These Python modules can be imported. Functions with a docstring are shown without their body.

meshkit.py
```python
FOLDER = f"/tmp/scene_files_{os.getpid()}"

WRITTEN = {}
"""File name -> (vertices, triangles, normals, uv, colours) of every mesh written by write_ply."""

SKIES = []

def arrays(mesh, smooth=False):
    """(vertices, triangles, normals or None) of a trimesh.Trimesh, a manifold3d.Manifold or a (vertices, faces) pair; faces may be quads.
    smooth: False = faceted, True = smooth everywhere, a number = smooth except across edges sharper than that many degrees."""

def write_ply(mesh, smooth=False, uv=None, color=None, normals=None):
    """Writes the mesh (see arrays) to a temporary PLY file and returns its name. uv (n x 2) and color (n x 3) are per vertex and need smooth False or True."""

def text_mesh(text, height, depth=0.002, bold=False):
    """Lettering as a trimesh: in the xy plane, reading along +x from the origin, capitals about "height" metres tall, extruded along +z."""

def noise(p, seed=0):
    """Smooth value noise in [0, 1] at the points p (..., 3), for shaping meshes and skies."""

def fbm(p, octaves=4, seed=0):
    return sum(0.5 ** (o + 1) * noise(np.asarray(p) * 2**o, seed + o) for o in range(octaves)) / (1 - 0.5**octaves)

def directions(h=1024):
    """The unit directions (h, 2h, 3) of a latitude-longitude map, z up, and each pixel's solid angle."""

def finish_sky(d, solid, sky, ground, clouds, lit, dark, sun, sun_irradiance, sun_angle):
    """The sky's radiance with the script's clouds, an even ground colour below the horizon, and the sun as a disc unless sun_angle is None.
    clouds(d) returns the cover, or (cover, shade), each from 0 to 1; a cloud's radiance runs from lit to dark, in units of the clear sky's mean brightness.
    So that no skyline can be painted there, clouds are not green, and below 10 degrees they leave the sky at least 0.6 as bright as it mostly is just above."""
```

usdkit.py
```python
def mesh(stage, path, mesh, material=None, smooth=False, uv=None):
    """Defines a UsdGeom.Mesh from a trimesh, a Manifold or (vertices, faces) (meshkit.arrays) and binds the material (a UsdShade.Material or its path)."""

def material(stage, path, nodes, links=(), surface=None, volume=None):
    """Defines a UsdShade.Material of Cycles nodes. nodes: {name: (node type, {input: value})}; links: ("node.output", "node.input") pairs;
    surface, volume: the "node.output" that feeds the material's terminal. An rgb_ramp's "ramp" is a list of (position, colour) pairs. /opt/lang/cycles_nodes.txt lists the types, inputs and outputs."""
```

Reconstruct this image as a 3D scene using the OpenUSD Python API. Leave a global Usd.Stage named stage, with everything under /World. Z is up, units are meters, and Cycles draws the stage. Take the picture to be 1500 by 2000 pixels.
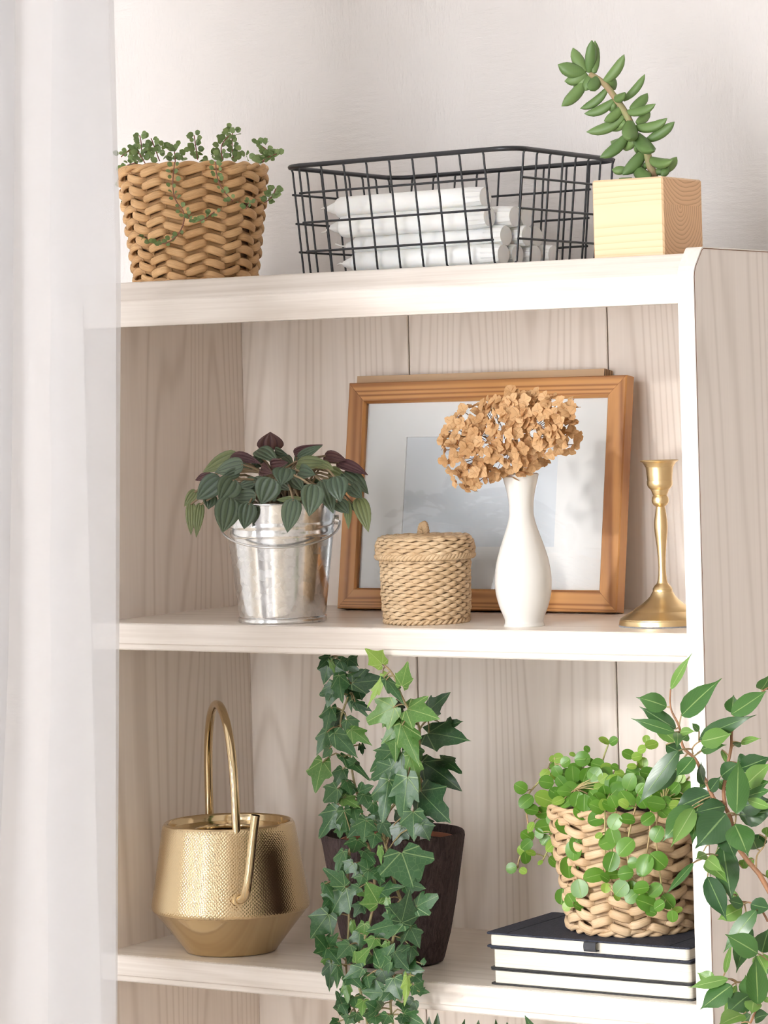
import math, random
import numpy as np, trimesh, usdkit, meshkit
from pxr import Usd, UsdGeom, UsdLux, UsdShade, Gf, Sdf
from scipy.spatial.transform import Rotation

stage = Usd.Stage.CreateInMemory()
UsdGeom.SetStageUpAxis(stage, UsdGeom.Tokens.z); UsdGeom.SetStageMetersPerUnit(stage, 1.0)
stage.SetDefaultPrim(UsdGeom.Xform.Define(stage, '/World').GetPrim())
UsdGeom.Scope.Define(stage, '/World/Looks')
rng = np.random.default_rng(7)

# ------------------------------------------------------------------ camera
CAM = np.array([1.83287, -2.38539, -0.09677]); YAW, PITCH, ROLL, FPX, OY = 0.562747, 0.00063, -0.026424, 6272.32, 223.456
FW = np.array([-math.sin(YAW)*math.cos(PITCH), math.cos(YAW)*math.cos(PITCH), math.sin(PITCH)])
R0 = np.array([math.cos(YAW), math.sin(YAW), 0]); U0 = np.cross(R0, FW)
RT = math.cos(ROLL)*R0+math.sin(ROLL)*U0; UP = -math.sin(ROLL)*R0+math.cos(ROLL)*U0
cam = UsdGeom.Camera.Define(stage, '/World/camera')
cam.CreateHorizontalApertureAttr(36.0); cam.CreateVerticalApertureAttr(48.0)
cam.CreateFocalLengthAttr(FPX/1500*36.0)
cam.CreateVerticalApertureOffsetAttr(-OY/1500*36.0)
cam.CreateClippingRangeAttr(Gf.Vec2f(0.05, 100))
cam.CreateExposureAttr(-0.07)
cam.AddTransformOp().Set(Gf.Matrix4d(*RT, 0, *UP, 0, *(-FW), 0, *CAM, 1))

# ------------------------------------------------------------------ light
SUN_T, SUN_E = 0.20, 0.26            # the sun travels (SUN_T, 1, -SUN_E)
sd = np.array([SUN_T, 1, -SUN_E]); sd /= np.linalg.norm(sd)
sun = UsdLux.DistantLight.Define(stage, '/World/sun')
sun.CreateIntensityAttr(0.42); sun.CreateNormalizeAttr(True); sun.CreateAngleAttr(3.6); sun.CreateColorAttr(Gf.Vec3f(1.0, 0.97, 0.93))
sx = np.cross([0, 0, 1], -sd); sx /= np.linalg.norm(sx); sy = np.cross(-sd, sx)
sun.AddTransformOp().Set(Gf.Matrix4d(*sx, 0, *sy, 0, *(-sd), 0, 0, -3, 3, 1))
dome = UsdLux.DomeLight.Define(stage, '/World/sky')
dome.CreateIntensityAttr(3.9); dome.CreateColorAttr(Gf.Vec3f(0.96, 0.975, 1.0))

# ------------------------------------------------------------------ helpers
def at(px, py, y):
    """The point of the vertical plane y seen at a pixel of the photograph."""
    d = FW+RT*(px-750)/FPX+UP*(1000-OY-py)/FPX
    return CAM+(y-CAM[1])/d[1]*d
def nrm(v):
    v = np.asarray(v, float); return v/max(np.linalg.norm(v), 1e-12)
used = {}
def numbered(parent, name):
    k = (parent, name); n = used.get(k, 0); used[k] = n+1
    return f'{parent}/{name}' + (f'_{n:03d}' if n else '')
base_of = {}
def tag(prim, label=None, cat=None, group=None, kind=None):
    for k, v in (('label', label), ('category', cat), ('group', group), ('kind', kind)):
        if v: prim.SetCustomDataByKey(k, v)
    return prim
def thing(name, label, cat, loc, group=None, kind=None):
    path = numbered('/World', name)
    x = UsdGeom.Xform.Define(stage, path); x.AddTranslateOp().Set(Gf.Vec3d(*map(float, loc)))
    base_of[path] = np.asarray(loc, float)
    tag(x.GetPrim(), label, cat, group, kind)
    return path
def part(parent, name, mesh, mat, smooth=40, uv=None, label=None, kind=None):
    """One mesh under a thing (or under a part of it); mesh is in world coordinates."""
    path = numbered(parent, name)
    b = base_of[parent]; base_of[path] = b
    v, f = (np.asarray(mesh.vertices), np.asarray(mesh.faces)) if hasattr(mesh, 'vertices') else (np.asarray(mesh[0], float), np.asarray(mesh[1], int))
    v = v-b
    if uv is not None and smooth not in (False, None): smooth = True
    m = usdkit.mesh(stage, path, (v, f), mat, smooth=smooth, uv=uv)
    tag(m.GetPrim(), label, None, None, kind)
    return path
def struct(name, mesh, mat, label, cat, smooth=False):
    path = numbered('/World', name); base_of[path] = np.zeros(3)
    m = usdkit.mesh(stage, path, mesh, mat, smooth=smooth)
    tag(m.GetPrim(), label, cat, None, 'structure'); return path
def join(*ms):
    vs, fs, n = [], [], 0
    for m in ms:
        v, f = (m.vertices, m.faces) if hasattr(m, 'vertices') else m
        vs.append(np.asarray(v)); fs.append(np.asarray(f)+n); n += len(v)
    return np.vstack(vs), np.vstack(fs)
def box(x0, x1, y0, y1, z0, z1, bev=0.0):
    if not bev:
        m = trimesh.creation.box([x1-x0, y1-y0, z1-z0]); m.apply_translation([(x0+x1)/2, (y0+y1)/2, (z0+z1)/2]); return m
    pts = []
    for a in (0, 1):
        for b in (0, 1):
            for c in (0, 1):
                for k in range(3):
                    d = [bev]*3; d[k] = 0
                    pts.append([x1-d[0] if a else x0+d[0], y1-d[1] if b else y0+d[1], z1-d[2] if c else z0+d[2]])
    return trimesh.convex.convex_hull(np.array(pts))
def prism_x(yz, x0, x1):
    """An outline in the (y, z) plane, counter-clockwise or not, extruded along x."""
    import shapely
    m = trimesh.creation.extrude_polygon(shapely.Polygon(yz), x1-x0, engine='earcut')
    v = np.array(m.vertices); m.vertices = np.stack([v[:, 2]+x0, v[:, 0], v[:, 1]], 1)
    m.fix_normals(); return m
def lathe(prof, c, n=64, closed=False):
    """Profile [(r, z)...] turned about the vertical through c."""
    prof = np.asarray(prof, float); k = len(prof); a = np.arange(n)/n*2*np.pi
    v = np.stack([prof[None, :, 0]*np.cos(a)[:, None], prof[None, :, 0]*np.sin(a)[:, None], np.broadcast_to(prof[None, :, 1], (n, k))], -1).reshape(-1, 3)+np.asarray(c, float)
    f = []
    for i in range(n):
        j = (i+1) % n
        for q in range(k if closed else k-1):
            q2 = (q+1) % k
            a0, a1, b0, b1 = i*k+q, i*k+q2, j*k+q, j*k+q2
            f += [[a0, b0, b1], [a0, b1, a1]]
    f = np.array(f); f = f[[len(set(t)) == 3 for t in f.tolist()]]
    return v, f
def spline(pts, n=40, closed=False):
    from scipy.interpolate import CubicSpline
    P = np.asarray(pts, float)
    if len(P) < 3: return P[0]+(P[-1]-P[0])*np.linspace(0, 1, n)[:, None]
    t = np.r_[0, np.cumsum(np.maximum(np.linalg.norm(np.diff(P, axis=0), axis=1), 1e-6))]
    return CubicSpline(t, P, bc_type='natural')(np.linspace(0, t[-1], n))
def tube(P, r, sides=8, closed=False, ref=None, flat=None, caps=True):
    """A tube along P; r a number or one per point; flat = thickness across ref / width along it. Returns (v, f, uv)."""
    P = np.asarray(P, float); n = len(P); r = np.broadcast_to(np.asarray(r, float), (n,))
    T = np.roll(P, -1, 0)-np.roll(P, 1, 0) if closed else np.gradient(P, axis=0)
    T /= np.maximum(np.linalg.norm(T, axis=1, keepdims=True), 1e-12)
    N = np.zeros_like(P)
    if ref is not None:
        ref = np.broadcast_to(np.asarray(ref, float), P.shape)
        N = ref-(ref*T).sum(1, keepdims=True)*T; N /= np.maximum(np.linalg.norm(N, axis=1, keepdims=True), 1e-9)
    else:
        v0 = np.array([0, 0, 1.]) if abs(T[0][2]) < .9 else np.array([1., 0, 0])
        N[0] = nrm(v0-T[0]*(v0@T[0]))
        for i in range(1, n): N[i] = nrm(N[i-1]-T[i]*(N[i-1]@T[i]))
    B = np.cross(T, N)
    fl = np.broadcast_to(np.asarray(1.0 if flat is None else flat, float), (n,))
    a = np.arange(sides)/sides*2*np.pi
    V = P[:, None]+r[:, None, None]*(np.cos(a)[None, :, None]*N[:, None]*fl[:, None, None]+np.sin(a)[None, :, None]*B[:, None])
    s = np.r_[0, np.cumsum(np.linalg.norm(np.diff(P, axis=0), axis=1))]
    uv = np.stack(np.broadcast_arrays(s[:, None], np.sin(a)[None]*r[:, None]+(np.cos(a) > 0)[None]*.01), -1).reshape(-1, 2)
    f = []
    for i in range(n if closed else n-1):
        j = (i+1) % n
        for q in range(sides):
            q2 = (q+1) % sides
            f += [[i*sides+q, j*sides+q, j*sides+q2], [i*sides+q, j*sides+q2, i*sides+q2]]
    V = V.reshape(-1, 3)
    if caps and not closed:
        V = np.vstack([V, P[:1], P[-1:]]); uv = np.vstack([uv, uv[:1], uv[-1:]]); m = len(V)
        for q in range(sides):
            q2 = (q+1) % sides
            f += [[m-2, q, q2], [m-1, (n-1)*sides+q2, (n-1)*sides+q]]
    f = np.array(f)[:, ::-1]
    return V, f, uv
def tb(parent, name, P, r, mat, sides=8, **k):
    lab = k.pop('label', None)
    v, f, uv = tube(P, r, sides, **k)
    return part(parent, name, (v, f), mat, smooth=True, uv=uv, label=lab)

# ------------------------------------------------------------------ materials
def M(name, nodes, links, surface): return usdkit.material(stage, '/World/Looks/'+name, nodes, links, surface=surface)
def plain(name, col, rough=.5, metal=0., bump=None, spec=.5, coat=0., sss=0., var=0., vscale=30, aniso=0., col2=None):
    n = {'p': ('principled_bsdf', {'base_color': col, 'roughness': rough, 'metallic': metal, 'specular_ior_level': spec, 'coat_weight': coat, 'subsurface_weight': sss, 'subsurface_scale': .004, 'subsurface_radius': (1., .8, .6)})}
    l = []
    if var or bump or col2: n['g'] = ('geometry', {})
    if col2 is not None:
        n['t'] = ('noise_texture', {'scale': vscale, 'detail': 4.}); n['r'] = ('rgb_ramp', {'ramp': [(.35, col), (.65, col2)]})
        l += [('g.position', 't.vector'), ('t.fac', 'r.fac'), ('r.color', 'p.base_color')]
    elif var:
        n['t'] = ('noise_texture', {'scale': vscale, 'detail': 3.})
        n['r'] = ('rgb_ramp', {'ramp': [(.3, tuple(c*(1-var) for c in col)), (.7, tuple(min(1, c*(1+var)) for c in col))]})
        l += [('g.position', 't.vector'), ('t.fac', 'r.fac'), ('r.color', 'p.base_color')]
    if bump:
        n['bt'] = ('noise_texture', {'scale': bump[0], 'detail': 4.}); n['b'] = ('bump', {'strength': bump[1], 'distance': bump[2]})
        l += [('g.position', 'bt.vector'), ('bt.fac', 'b.height'), ('b.normal', 'p.normal')]
    return M(name, n, l, 'p.BSDF')
def wood(name, axis, base, dark, yk=1., pw=5., contour=(8., .6, 55.), fine=(170., 4.), k=(.5, .35), rough=.45, bumpd=.0003, coat=0.):
    """Grain along an axis; contour = scale across, scale along, lines; fine = streak scales."""
    a = 'xyz'.index(axis)
    s1 = [contour[0]]*3; s1[a] = contour[1]; s1[1] *= yk; s2 = [fine[0]]*3; s2[a] = fine[1]
    n = {'g': ('geometry', {}), 'o': ('object_info', {}), 'w': ('math', {'math_type': 'multiply', 'value2': 31.}),
         'm1': ('mapping', {'scale': tuple(s1)}), 'n1': ('noise_texture', {'dimensions': '4D', 'scale': 1., 'detail': 1.5, 'roughness': .4}),
         'x': ('math', {'math_type': 'multiply', 'value2': contour[2]}), 's': ('math', {'math_type': 'sine'}), 'mr': ('map_range', {'from_min': -1., 'from_max': 1., 'clamp': True}),
         'pw': ('math', {'math_type': 'power', 'value2': pw}),
         'm2': ('mapping', {'scale': tuple(s2)}), 'n2': ('noise_texture', {'dimensions': '4D', 'scale': 1., 'detail': 3., 'roughness': .6}),
         'r2': ('map_range', {'from_min': .35, 'from_max': .72, 'clamp': True}),
         'k1': ('math', {'math_type': 'multiply', 'value2': k[0]}), 'k2': ('math', {'math_type': 'multiply_add', 'value2': k[1]}),
         'mx': ('mix', {'color1': base, 'color2': dark}), 'p': ('principled_bsdf', {'roughness': rough, 'coat_weight': coat}), 'b': ('bump', {'strength': .35, 'distance': bumpd, 'invert': True})}
    l = [('g.position', 'm1.vector'), ('g.position', 'm2.vector'), ('m1.vector', 'n1.vector'), ('m2.vector', 'n2.vector'), ('o.random', 'w.value1'), ('w.value', 'n1.w'), ('w.value', 'n2.w'),
         ('n1.fac', 'x.value1'), ('x.value', 's.value1'), ('s.value', 'mr.value'), ('mr.result', 'pw.value1'), ('pw.value', 'k1.value1'), ('n2.fac', 'r2.value'), ('r2.result', 'k2.value1'), ('k1.value', 'k2.value3'),
         ('k2.value', 'mx.fac'), ('mx.color', 'p.base_color'), ('k2.value', 'b.height'), ('b.normal', 'p.normal')]
    return M(name, n, l, 'p.BSDF')
def leafmat(name, col, col2, vein, kind='mid', rough=.4, trans=.25, spec=.45, tcol=None):
    """A leaf in its own (across, along) coordinates. kind: mid = midrib with side veins; palm = veins fanning from the stalk; arc = curved parallel bands; none."""
    n = {'uv': ('uvmap', {'attribute': 'st'}), 'sp': ('separate_xyz', {}), 'g': ('geometry', {}), 'o': ('object_info', {}),
         'nz': ('noise_texture', {'scale': 60., 'detail': 3.}), 'va': ('math', {'math_type': 'multiply_add', 'value2': .45}), 'or': ('math', {'math_type': 'multiply_add', 'value2': .75, 'value3': -.1}),
         'mc': ('mix', {'color1': col, 'color2': col2, 'use_clamp': True}), 'mv': ('mix', {'color2': vein}),
         'ax': ('math', {'math_type': 'add', 'value2': -.5}), 'ab': ('math', {'math_type': 'absolute'}),
         'p': ('principled_bsdf', {'roughness': rough, 'specular_ior_level': spec}), 't': ('translucent_bsdf', {}), 'tc': ('mix', {'mix_type': 'multiply', 'fac': 1., 'color2': tcol or (1.6, 1.7, .7)}),
         'mx': ('mix_closure', {'fac': trans}), 'bp': ('bump', {'strength': .25, 'distance': .0008})}
    l = [('uv.UV', 'sp.vector'), ('g.position', 'nz.vector'), ('o.random', 'or.value1'), ('nz.fac', 'va.value1'), ('or.value', 'va.value3'), ('va.value', 'mc.fac'), ('mc.color', 'mv.color1'),
         ('sp.x', 'ax.value1'), ('ax.value', 'ab.value1'), ('mv.color', 'p.base_color'), ('mv.color', 'tc.color1'), ('tc.color', 't.color'), ('p.BSDF', 'mx.closure1'), ('t.BSDF', 'mx.closure2'),
         ('bp.normal', 'p.normal')]
    def math_(nm, t, **k): n[nm] = ('math', {'math_type': t, **k})
    if kind == 'mid':
        n['r1'] = ('map_range', {'from_min': .012, 'from_max': .035, 'to_min': .85, 'to_max': 0., 'clamp': True})
        math_('c', 'multiply', value2=-.9); math_('ad', 'add'); math_('mu', 'multiply', value2=60.); math_('si', 'sine'); n['r2'] = ('map_range', {'from_min': .75, 'from_max': 1., 'to_min': 0., 'to_max': .05, 'clamp': True}); math_('mm', 'maximum')
        l += [('ab.value', 'r1.value'), ('ab.value', 'c.value1'), ('c.value', 'ad.value1'), ('sp.y', 'ad.value2'), ('ad.value', 'mu.value1'), ('mu.value', 'si.value1'), ('si.value', 'r2.value'), ('r1.result', 'mm.value1'), ('r2.result', 'mm.value2'), ('mm.value', 'mv.fac'), ('mm.value', 'bp.height')]
    elif kind == 'arc':
        math_('mu', 'multiply', value2=25.); math_('si', 'cosine'); n['r1'] = ('map_range', {'from_min': .55, 'from_max': 1., 'to_min': 0., 'to_max': .75, 'clamp': True})
        l += [('ab.value', 'mu.value1'), ('mu.value', 'si.value1'), ('si.value', 'r1.value'), ('r1.result', 'mv.fac'), ('si.value', 'bp.height')]
        n['bp'] = ('bump', {'strength': .35, 'distance': .0012, 'invert': True})
    elif kind == 'palm':   # st = (across + .5, along), stalk at (.5, 0)
        prev = None
        for i, a in enumerate((0., 1.02, 1.6)):
            math_(f'a{i}', 'multiply', value2=math.cos(a)); math_(f'b{i}', 'multiply', value2=-math.sin(a)); math_(f'd{i}', 'add'); math_(f'e{i}', 'absolute')
            l += [('ab.value', f'a{i}.value1'), ('sp.y', f'b{i}.value1'), (f'a{i}.value', f'd{i}.value1'), (f'b{i}.value', f'd{i}.value2'), (f'd{i}.value', f'e{i}.value1')]
            if prev:
                math_(f'm{i}', 'minimum'); l += [(prev, f'm{i}.value1'), (f'e{i}.value', f'm{i}.value2')]; prev = f'm{i}.value'
            else: prev = 'e0.value'
        n['r1'] = ('map_range', {'from_min': .005, 'from_max': .02, 'to_min': .55, 'to_max': 0., 'clamp': True})
        n['vo'] = ('voronoi_texture', {'feature': 'distance_to_edge', 'scale': 7.}); n['r2'] = ('map_range', {'from_min': 0., 'from_max': .05, 'to_min': .15, 'to_max': 0., 'clamp': True}); math_('mm', 'maximum')
        l += [(prev, 'r1.value'), ('uv.UV', 'vo.vector'), ('vo.distance', 'r2.value'), ('r1.result', 'mm.value1'), ('r2.result', 'mm.value2'), ('mm.value', 'mv.fac'), ('r1.result', 'bp.height')]
    else:
        n['mv'] = ('mix', {'color2': vein, 'fac': 0.}); l += [('nz.fac', 'bp.height')]
    return M(name, n, l, 'mx.closure')
def fibre(name, col, dark, rough=.55, lines=1500., sheen=0.):
    """Dried plant strand: fibres along st.x."""
    n = {'uv': ('uvmap', {'attribute': 'st'}), 'm': ('mapping', {'scale': (40., lines, 1.)}), 't': ('noise_texture', {'scale': 1., 'detail': 3., 'roughness': .6}), 'g': ('geometry', {}), 't2': ('noise_texture', {'scale': 45., 'detail': 2.}),
         'a': ('math', {'math_type': 'multiply_add', 'value2': .6}), 'h': ('math', {'math_type': 'multiply_add', 'value2': .7, 'value3': -.3}), 'r': ('map_range', {'from_min': .25, 'from_max': .8, 'clamp': True}),
         'x': ('mix', {'color1': dark, 'color2': col}), 'p': ('principled_bsdf', {'roughness': rough}), 'b': ('bump', {'strength': .6, 'distance': .0006})}
    l = [('uv.UV', 'm.vector'), ('m.vector', 't.vector'), ('g.position', 't2.vector'), ('t2.fac', 'h.value1'), ('t.fac', 'a.value1'), ('h.result' if 0 else 'h.value', 'a.value3'), ('a.value', 'r.value'), ('r.result', 'x.fac'), ('x.color', 'p.base_color'), ('t.fac', 'b.height'), ('b.normal', 'p.normal')]
    return M(name, n, l, 'p.BSDF')

# laminate of the bookcase
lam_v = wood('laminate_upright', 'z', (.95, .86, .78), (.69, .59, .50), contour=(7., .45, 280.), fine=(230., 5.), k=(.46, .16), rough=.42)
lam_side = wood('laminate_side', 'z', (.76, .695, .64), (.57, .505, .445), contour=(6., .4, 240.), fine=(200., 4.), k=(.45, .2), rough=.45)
lam_top = wood('laminate_shelf', 'x', (.86, .78, .70), (.64, .55, .47), contour=(9., .8, 70.), fine=(220., 4.), k=(.3, .4), rough=.3)
lam_edge = wood('laminate_front', 'x', (.77, .71, .655), (.55, .475, .41), contour=(12., 1.2, 40.), fine=(260., 5.), k=(.25, .55), rough=.4)
lam_band = wood('laminate_post', 'z', (.74, .705, .665), (.62, .57, .52), contour=(9., .8, 30.), fine=(220., 4.), k=(.2, .4), rough=.4)
glue = plain('glue_line', (.22, .11, .06), .6)

# ------------------------------------------------------------------ the setting
def wallmat(name, col):
    n = {'g': ('geometry', {}), 'm1': ('mapping', {'scale': (25., 25., 110.)}), 'm2': ('mapping', {'scale': (140., 140., 30.)}), 'a': ('noise_texture', {'scale': 1., 'detail': 5., 'roughness': .65}), 'b': ('noise_texture', {'scale': 1., 'detail': 5., 'roughness': .65}),
         'c': ('noise_texture', {'scale': 9., 'detail': 1.}), 'r': ('map_range', {'from_min': .45, 'from_max': .55, 'clamp': True}), 'x': ('mix_float', {}), 'bp': ('bump', {'strength': .5, 'distance': .003}),
         'p': ('principled_bsdf', {'base_color': col, 'roughness': .7, 'specular_ior_level': .3})}
    l = [('g.position', 'm1.vector'), ('g.position', 'm2.vector'), ('m1.vector', 'a.vector'), ('m2.vector', 'b.vector'), ('g.position', 'c.vector'), ('c.fac', 'r.value'), ('r.result', 'x.fac'), ('a.fac', 'x.a'), ('b.fac', 'x.b'), ('x.result', 'bp.height'), ('bp.normal', 'p.normal')]
    return M(name, n, l, 'p.BSDF')
wall = wallmat('wallpaper', (.66, .628, .612))
D, T, W = .2558, .0147, .62
YW = .275; ZF = -1.30
XL, XR, YF, ZC = -3.0, 2.4, -4.0, 1.42
struct('wall_back', box(XL, XR, YW, YW+.1, ZF, ZC), wall, 'pale warm textured wallpaper wall behind the bookcase', 'wall')
white = plain('room_paint', (.88, .87, .86), .8)
struct('floor', box(XL, XR, YF-.1, YW+.1, ZF-.05, ZF), wood('floor_wood', 'x', (.66, .58, .48), (.50, .41, .32)), 'wooden floor below the bookcase', 'floor')
struct('ceiling', box(XL, XR, YF-.1, YW+.1, ZC, ZC+.1), white, 'white ceiling of the room', 'ceiling')
struct('wall_left', box(XL-.1, XL, YF, YW, ZF, ZC), white, 'white wall at the left of the room', 'wall')
struct('wall_right', box(XR, XR+.1, YF, YW, ZF, ZC), plain('right_wall_paint', (.50, .46, .42), .8), 'beige wall at the right of the room', 'wall')
WZ0, WZ1 = -1.15, 1.10
WIN = [(-1.86, -1.2), (-.49, 1.25)]     # two big windows opposite the bookcase, a pier between them
struct('wall_front', join(box(XL, WIN[0][0], YF-.1, YF, ZF, ZC), box(WIN[0][1], WIN[1][0], YF-.1, YF, ZF, ZC), box(WIN[1][1], XR, YF-.1, YF, ZF, ZC), *[box(a, b, YF-.1, YF, z0, z1) for a, b in WIN for z0, z1 in ((ZF, WZ0), (WZ1, ZC))]), white, 'white wall with the two windows, opposite the bookcase', 'wall')
wf = .045
for k, (a, b) in enumerate(WIN):
    m_ = .32 if k else (a+b)/2
    struct(f'window_{k+1}', join(box(a, a+wf, YF-.08, YF-.02, WZ0, WZ1), box(b-wf, b, YF-.08, YF-.02, WZ0, WZ1), box(a, b, YF-.08, YF-.02, WZ0, WZ0+wf), box(a, b, YF-.08, YF-.02, WZ1-wf, WZ1), box(m_-.03, m_+.03, YF-.08, YF-.02, WZ0, WZ1), *([])), white, ['white-framed window left of the pier, opposite the bookcase', 'wide white-framed window right of the pier, opposite the bookcase'][k], 'window')

# ------------------------------------------------------------------ bookcase
bc = thing('bookcase', 'light ash laminate bookcase with three shelves full of plants and ornaments', 'bookcase', (W/2, D/2, ZF))
def panel_profile(o, h=0.):   # o: inset of the core behind the edge band
    return [(-.002+o, ZF), (-.002+o, .004-h), (.0155+o*.8, .0235-o-h), (D+.008, .0235-o-h), (D+.008, ZF)]
for x0, sgn in ((-T, -1), (W, 1)):
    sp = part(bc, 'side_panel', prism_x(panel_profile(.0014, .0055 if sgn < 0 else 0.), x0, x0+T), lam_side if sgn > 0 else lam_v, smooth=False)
    pts = np.array([(-.002, ZF), (-.002, -.002), (-.0012, .003), (.0012, .0075), (.0125, .0205), (.0148, .0226), (.018, .0235), (D+.008, .0235)])
    inn = np.array([(-.0004, ZF), (-.0004, -.002), (.0003, .0024), (.0024, .0065), (.0136, .0193), (.0155, .0212), (.0182, .0221), (D+.008, .0221)])
    if sgn < 0: pts[1:, 1] -= .0055; inn[1:, 1] -= .0055
    part(sp, 'edge_band', prism_x(list(map(tuple, pts))+list(map(tuple, inn[::-1])), x0-(.0002 if sgn < 0 else 0), x0+T+(.0002 if sgn > 0 else 0)), lam_band, smooth=False)
    g1 = inn+np.array([[.0004, 0]]*4+[[.0003, -.0003]]*2+[[0, -.0004]]*2)
    g2 = inn-np.array([[.0003, 0]]*4+[[.0002, -.0002]]*2+[[0, -.0003]]*2)
    xs = (x0+T-.0002, x0+T+.00035) if sgn > 0 else (x0-.00035, x0+.0002)
    part(sp, 'glue_line', prism_x(list(map(tuple, g2))+list(map(tuple, g1[::-1])), *xs), glue, smooth=False)
gx = [0., .19634, .4142, W]
for i in range(3):
    part(bc, 'back_panel', box(gx[i]+(.0007 if i else 0), gx[i+1]-(.0007 if i < 2 else 0), D, D+.005, ZF, .0, bev=.0008), lam_v, smooth=False)
part(bc, 'back_frame', box(0, W, D+.0055, D+.008, ZF, 0), plain('groove_dark', (.10, .07, .05), .8), smooth=False)
tb_ = part(bc, 'top_board', prism_x([(.0004, -.0234), (0, -.023), (0, -.001), (.0006, .0008), (.0165, .0176), (.0185, .0186), (.0205, .0186), (.0212, .0146), (D, .0146), (D, .0006), (.014, .0006), (.014, -.0234)], 0, W), lam_edge, smooth=False)
Z2, Z3, Z4, Z1 = -.2977, -.6061, -.93, .0147
for z in (Z2, Z3, Z4):
    b = z-.0246
    part(bc, 'shelf', prism_x([(0, z-.0008), (.0008, z), (D, z), (D, b), (.0022, b), (.0012, b+.0012), (.0012, b+.0052), (0, b+.0064)], 0, W), lam_edge, smooth=False)
    # the lamination on top has its own tone
    part(bc, 'shelf_top', box(0, W, .003, D, z-.0002, z+.0002), lam_top, smooth=False)
part(bc, 'plinth', box(0, W, .012, .028, ZF, ZF+.07), lam_edge, smooth=False)
Z2 += .0002; Z3 += .0002; Z4 += .0002

# ------------------------------------------------------------------ sheer curtain
def sheer(name, op, col=(.60, .592, .602), tr=.40):
    n = {'d': ('diffuse_bsdf', {'color': col}), 'l': ('translucent_bsdf', {'color': col}), 'm': ('mix_closure', {'fac': tr}), 't': ('transparent_bsdf', {}), 'o': ('mix_closure', {'fac': op})}
    return M(name, n, [('d.BSDF', 'm.closure1'), ('l.BSDF', 'm.closure2'), ('t.BSDF', 'o.closure1'), ('m.closure', 'o.closure2')], 'o.closure')
cur = thing('sheer_curtain', 'white translucent sheer curtain hanging in soft folds at the left edge', 'curtain', (.1, -.3, ZF+.03))
def sheet(fx, y0, a0, a1, nu=60, nv=60, amp=.006, ph=0., waves=5., edge=None):
    """fx(v) -> (x left, x right) at height v; the cloth waves in y."""
    u = np.linspace(0, 1, nu); z = np.linspace(a0, a1, nv); V = []
    for zz in z:
        xl, xr = fx(zz)
        xx = xl+(xr-xl)*u
        yy = y0+amp*np.sin(u*waves*2*np.pi+ph+.8*np.sin(zz*1.3))+amp*.4*np.sin(u*waves*4.7+zz*2)
        V.append(np.stack([xx, yy, np.full(nu, zz)], 1))
    V = np.array(V).reshape(-1, 3); f = []
    for i in range(nv-1):
        for j in range(nu-1):
            a = i*nu+j; f += [[a, a+1, a+nu+1], [a, a+nu+1, a+nu]]
    return V, np.array(f)
YC = -.30
def px_at(z, pts, y):    # x on plane y whose picture column follows pts [(row, col)...] at height z
    for _ in range(1):
        row = 1000-OY-(z-CAM[2])*FPX/2.62
        return at(np.interp(row, [q[0] for q in pts], [q[1] for q in pts]), row, y)[0]
edgeR = [(-600, 206), (0, 217), (250, 224), (500, 232), (2000, 232), (2600, 232)]
edgeM = [(-600, 100), (0, 101), (480, 96), (600, 100), (750, 96), (900, 102), (1100, 98), (1300, 102), (1500, 96), (1600, 92), (1800, 97), (2000, 97), (2600, 97)]
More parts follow.
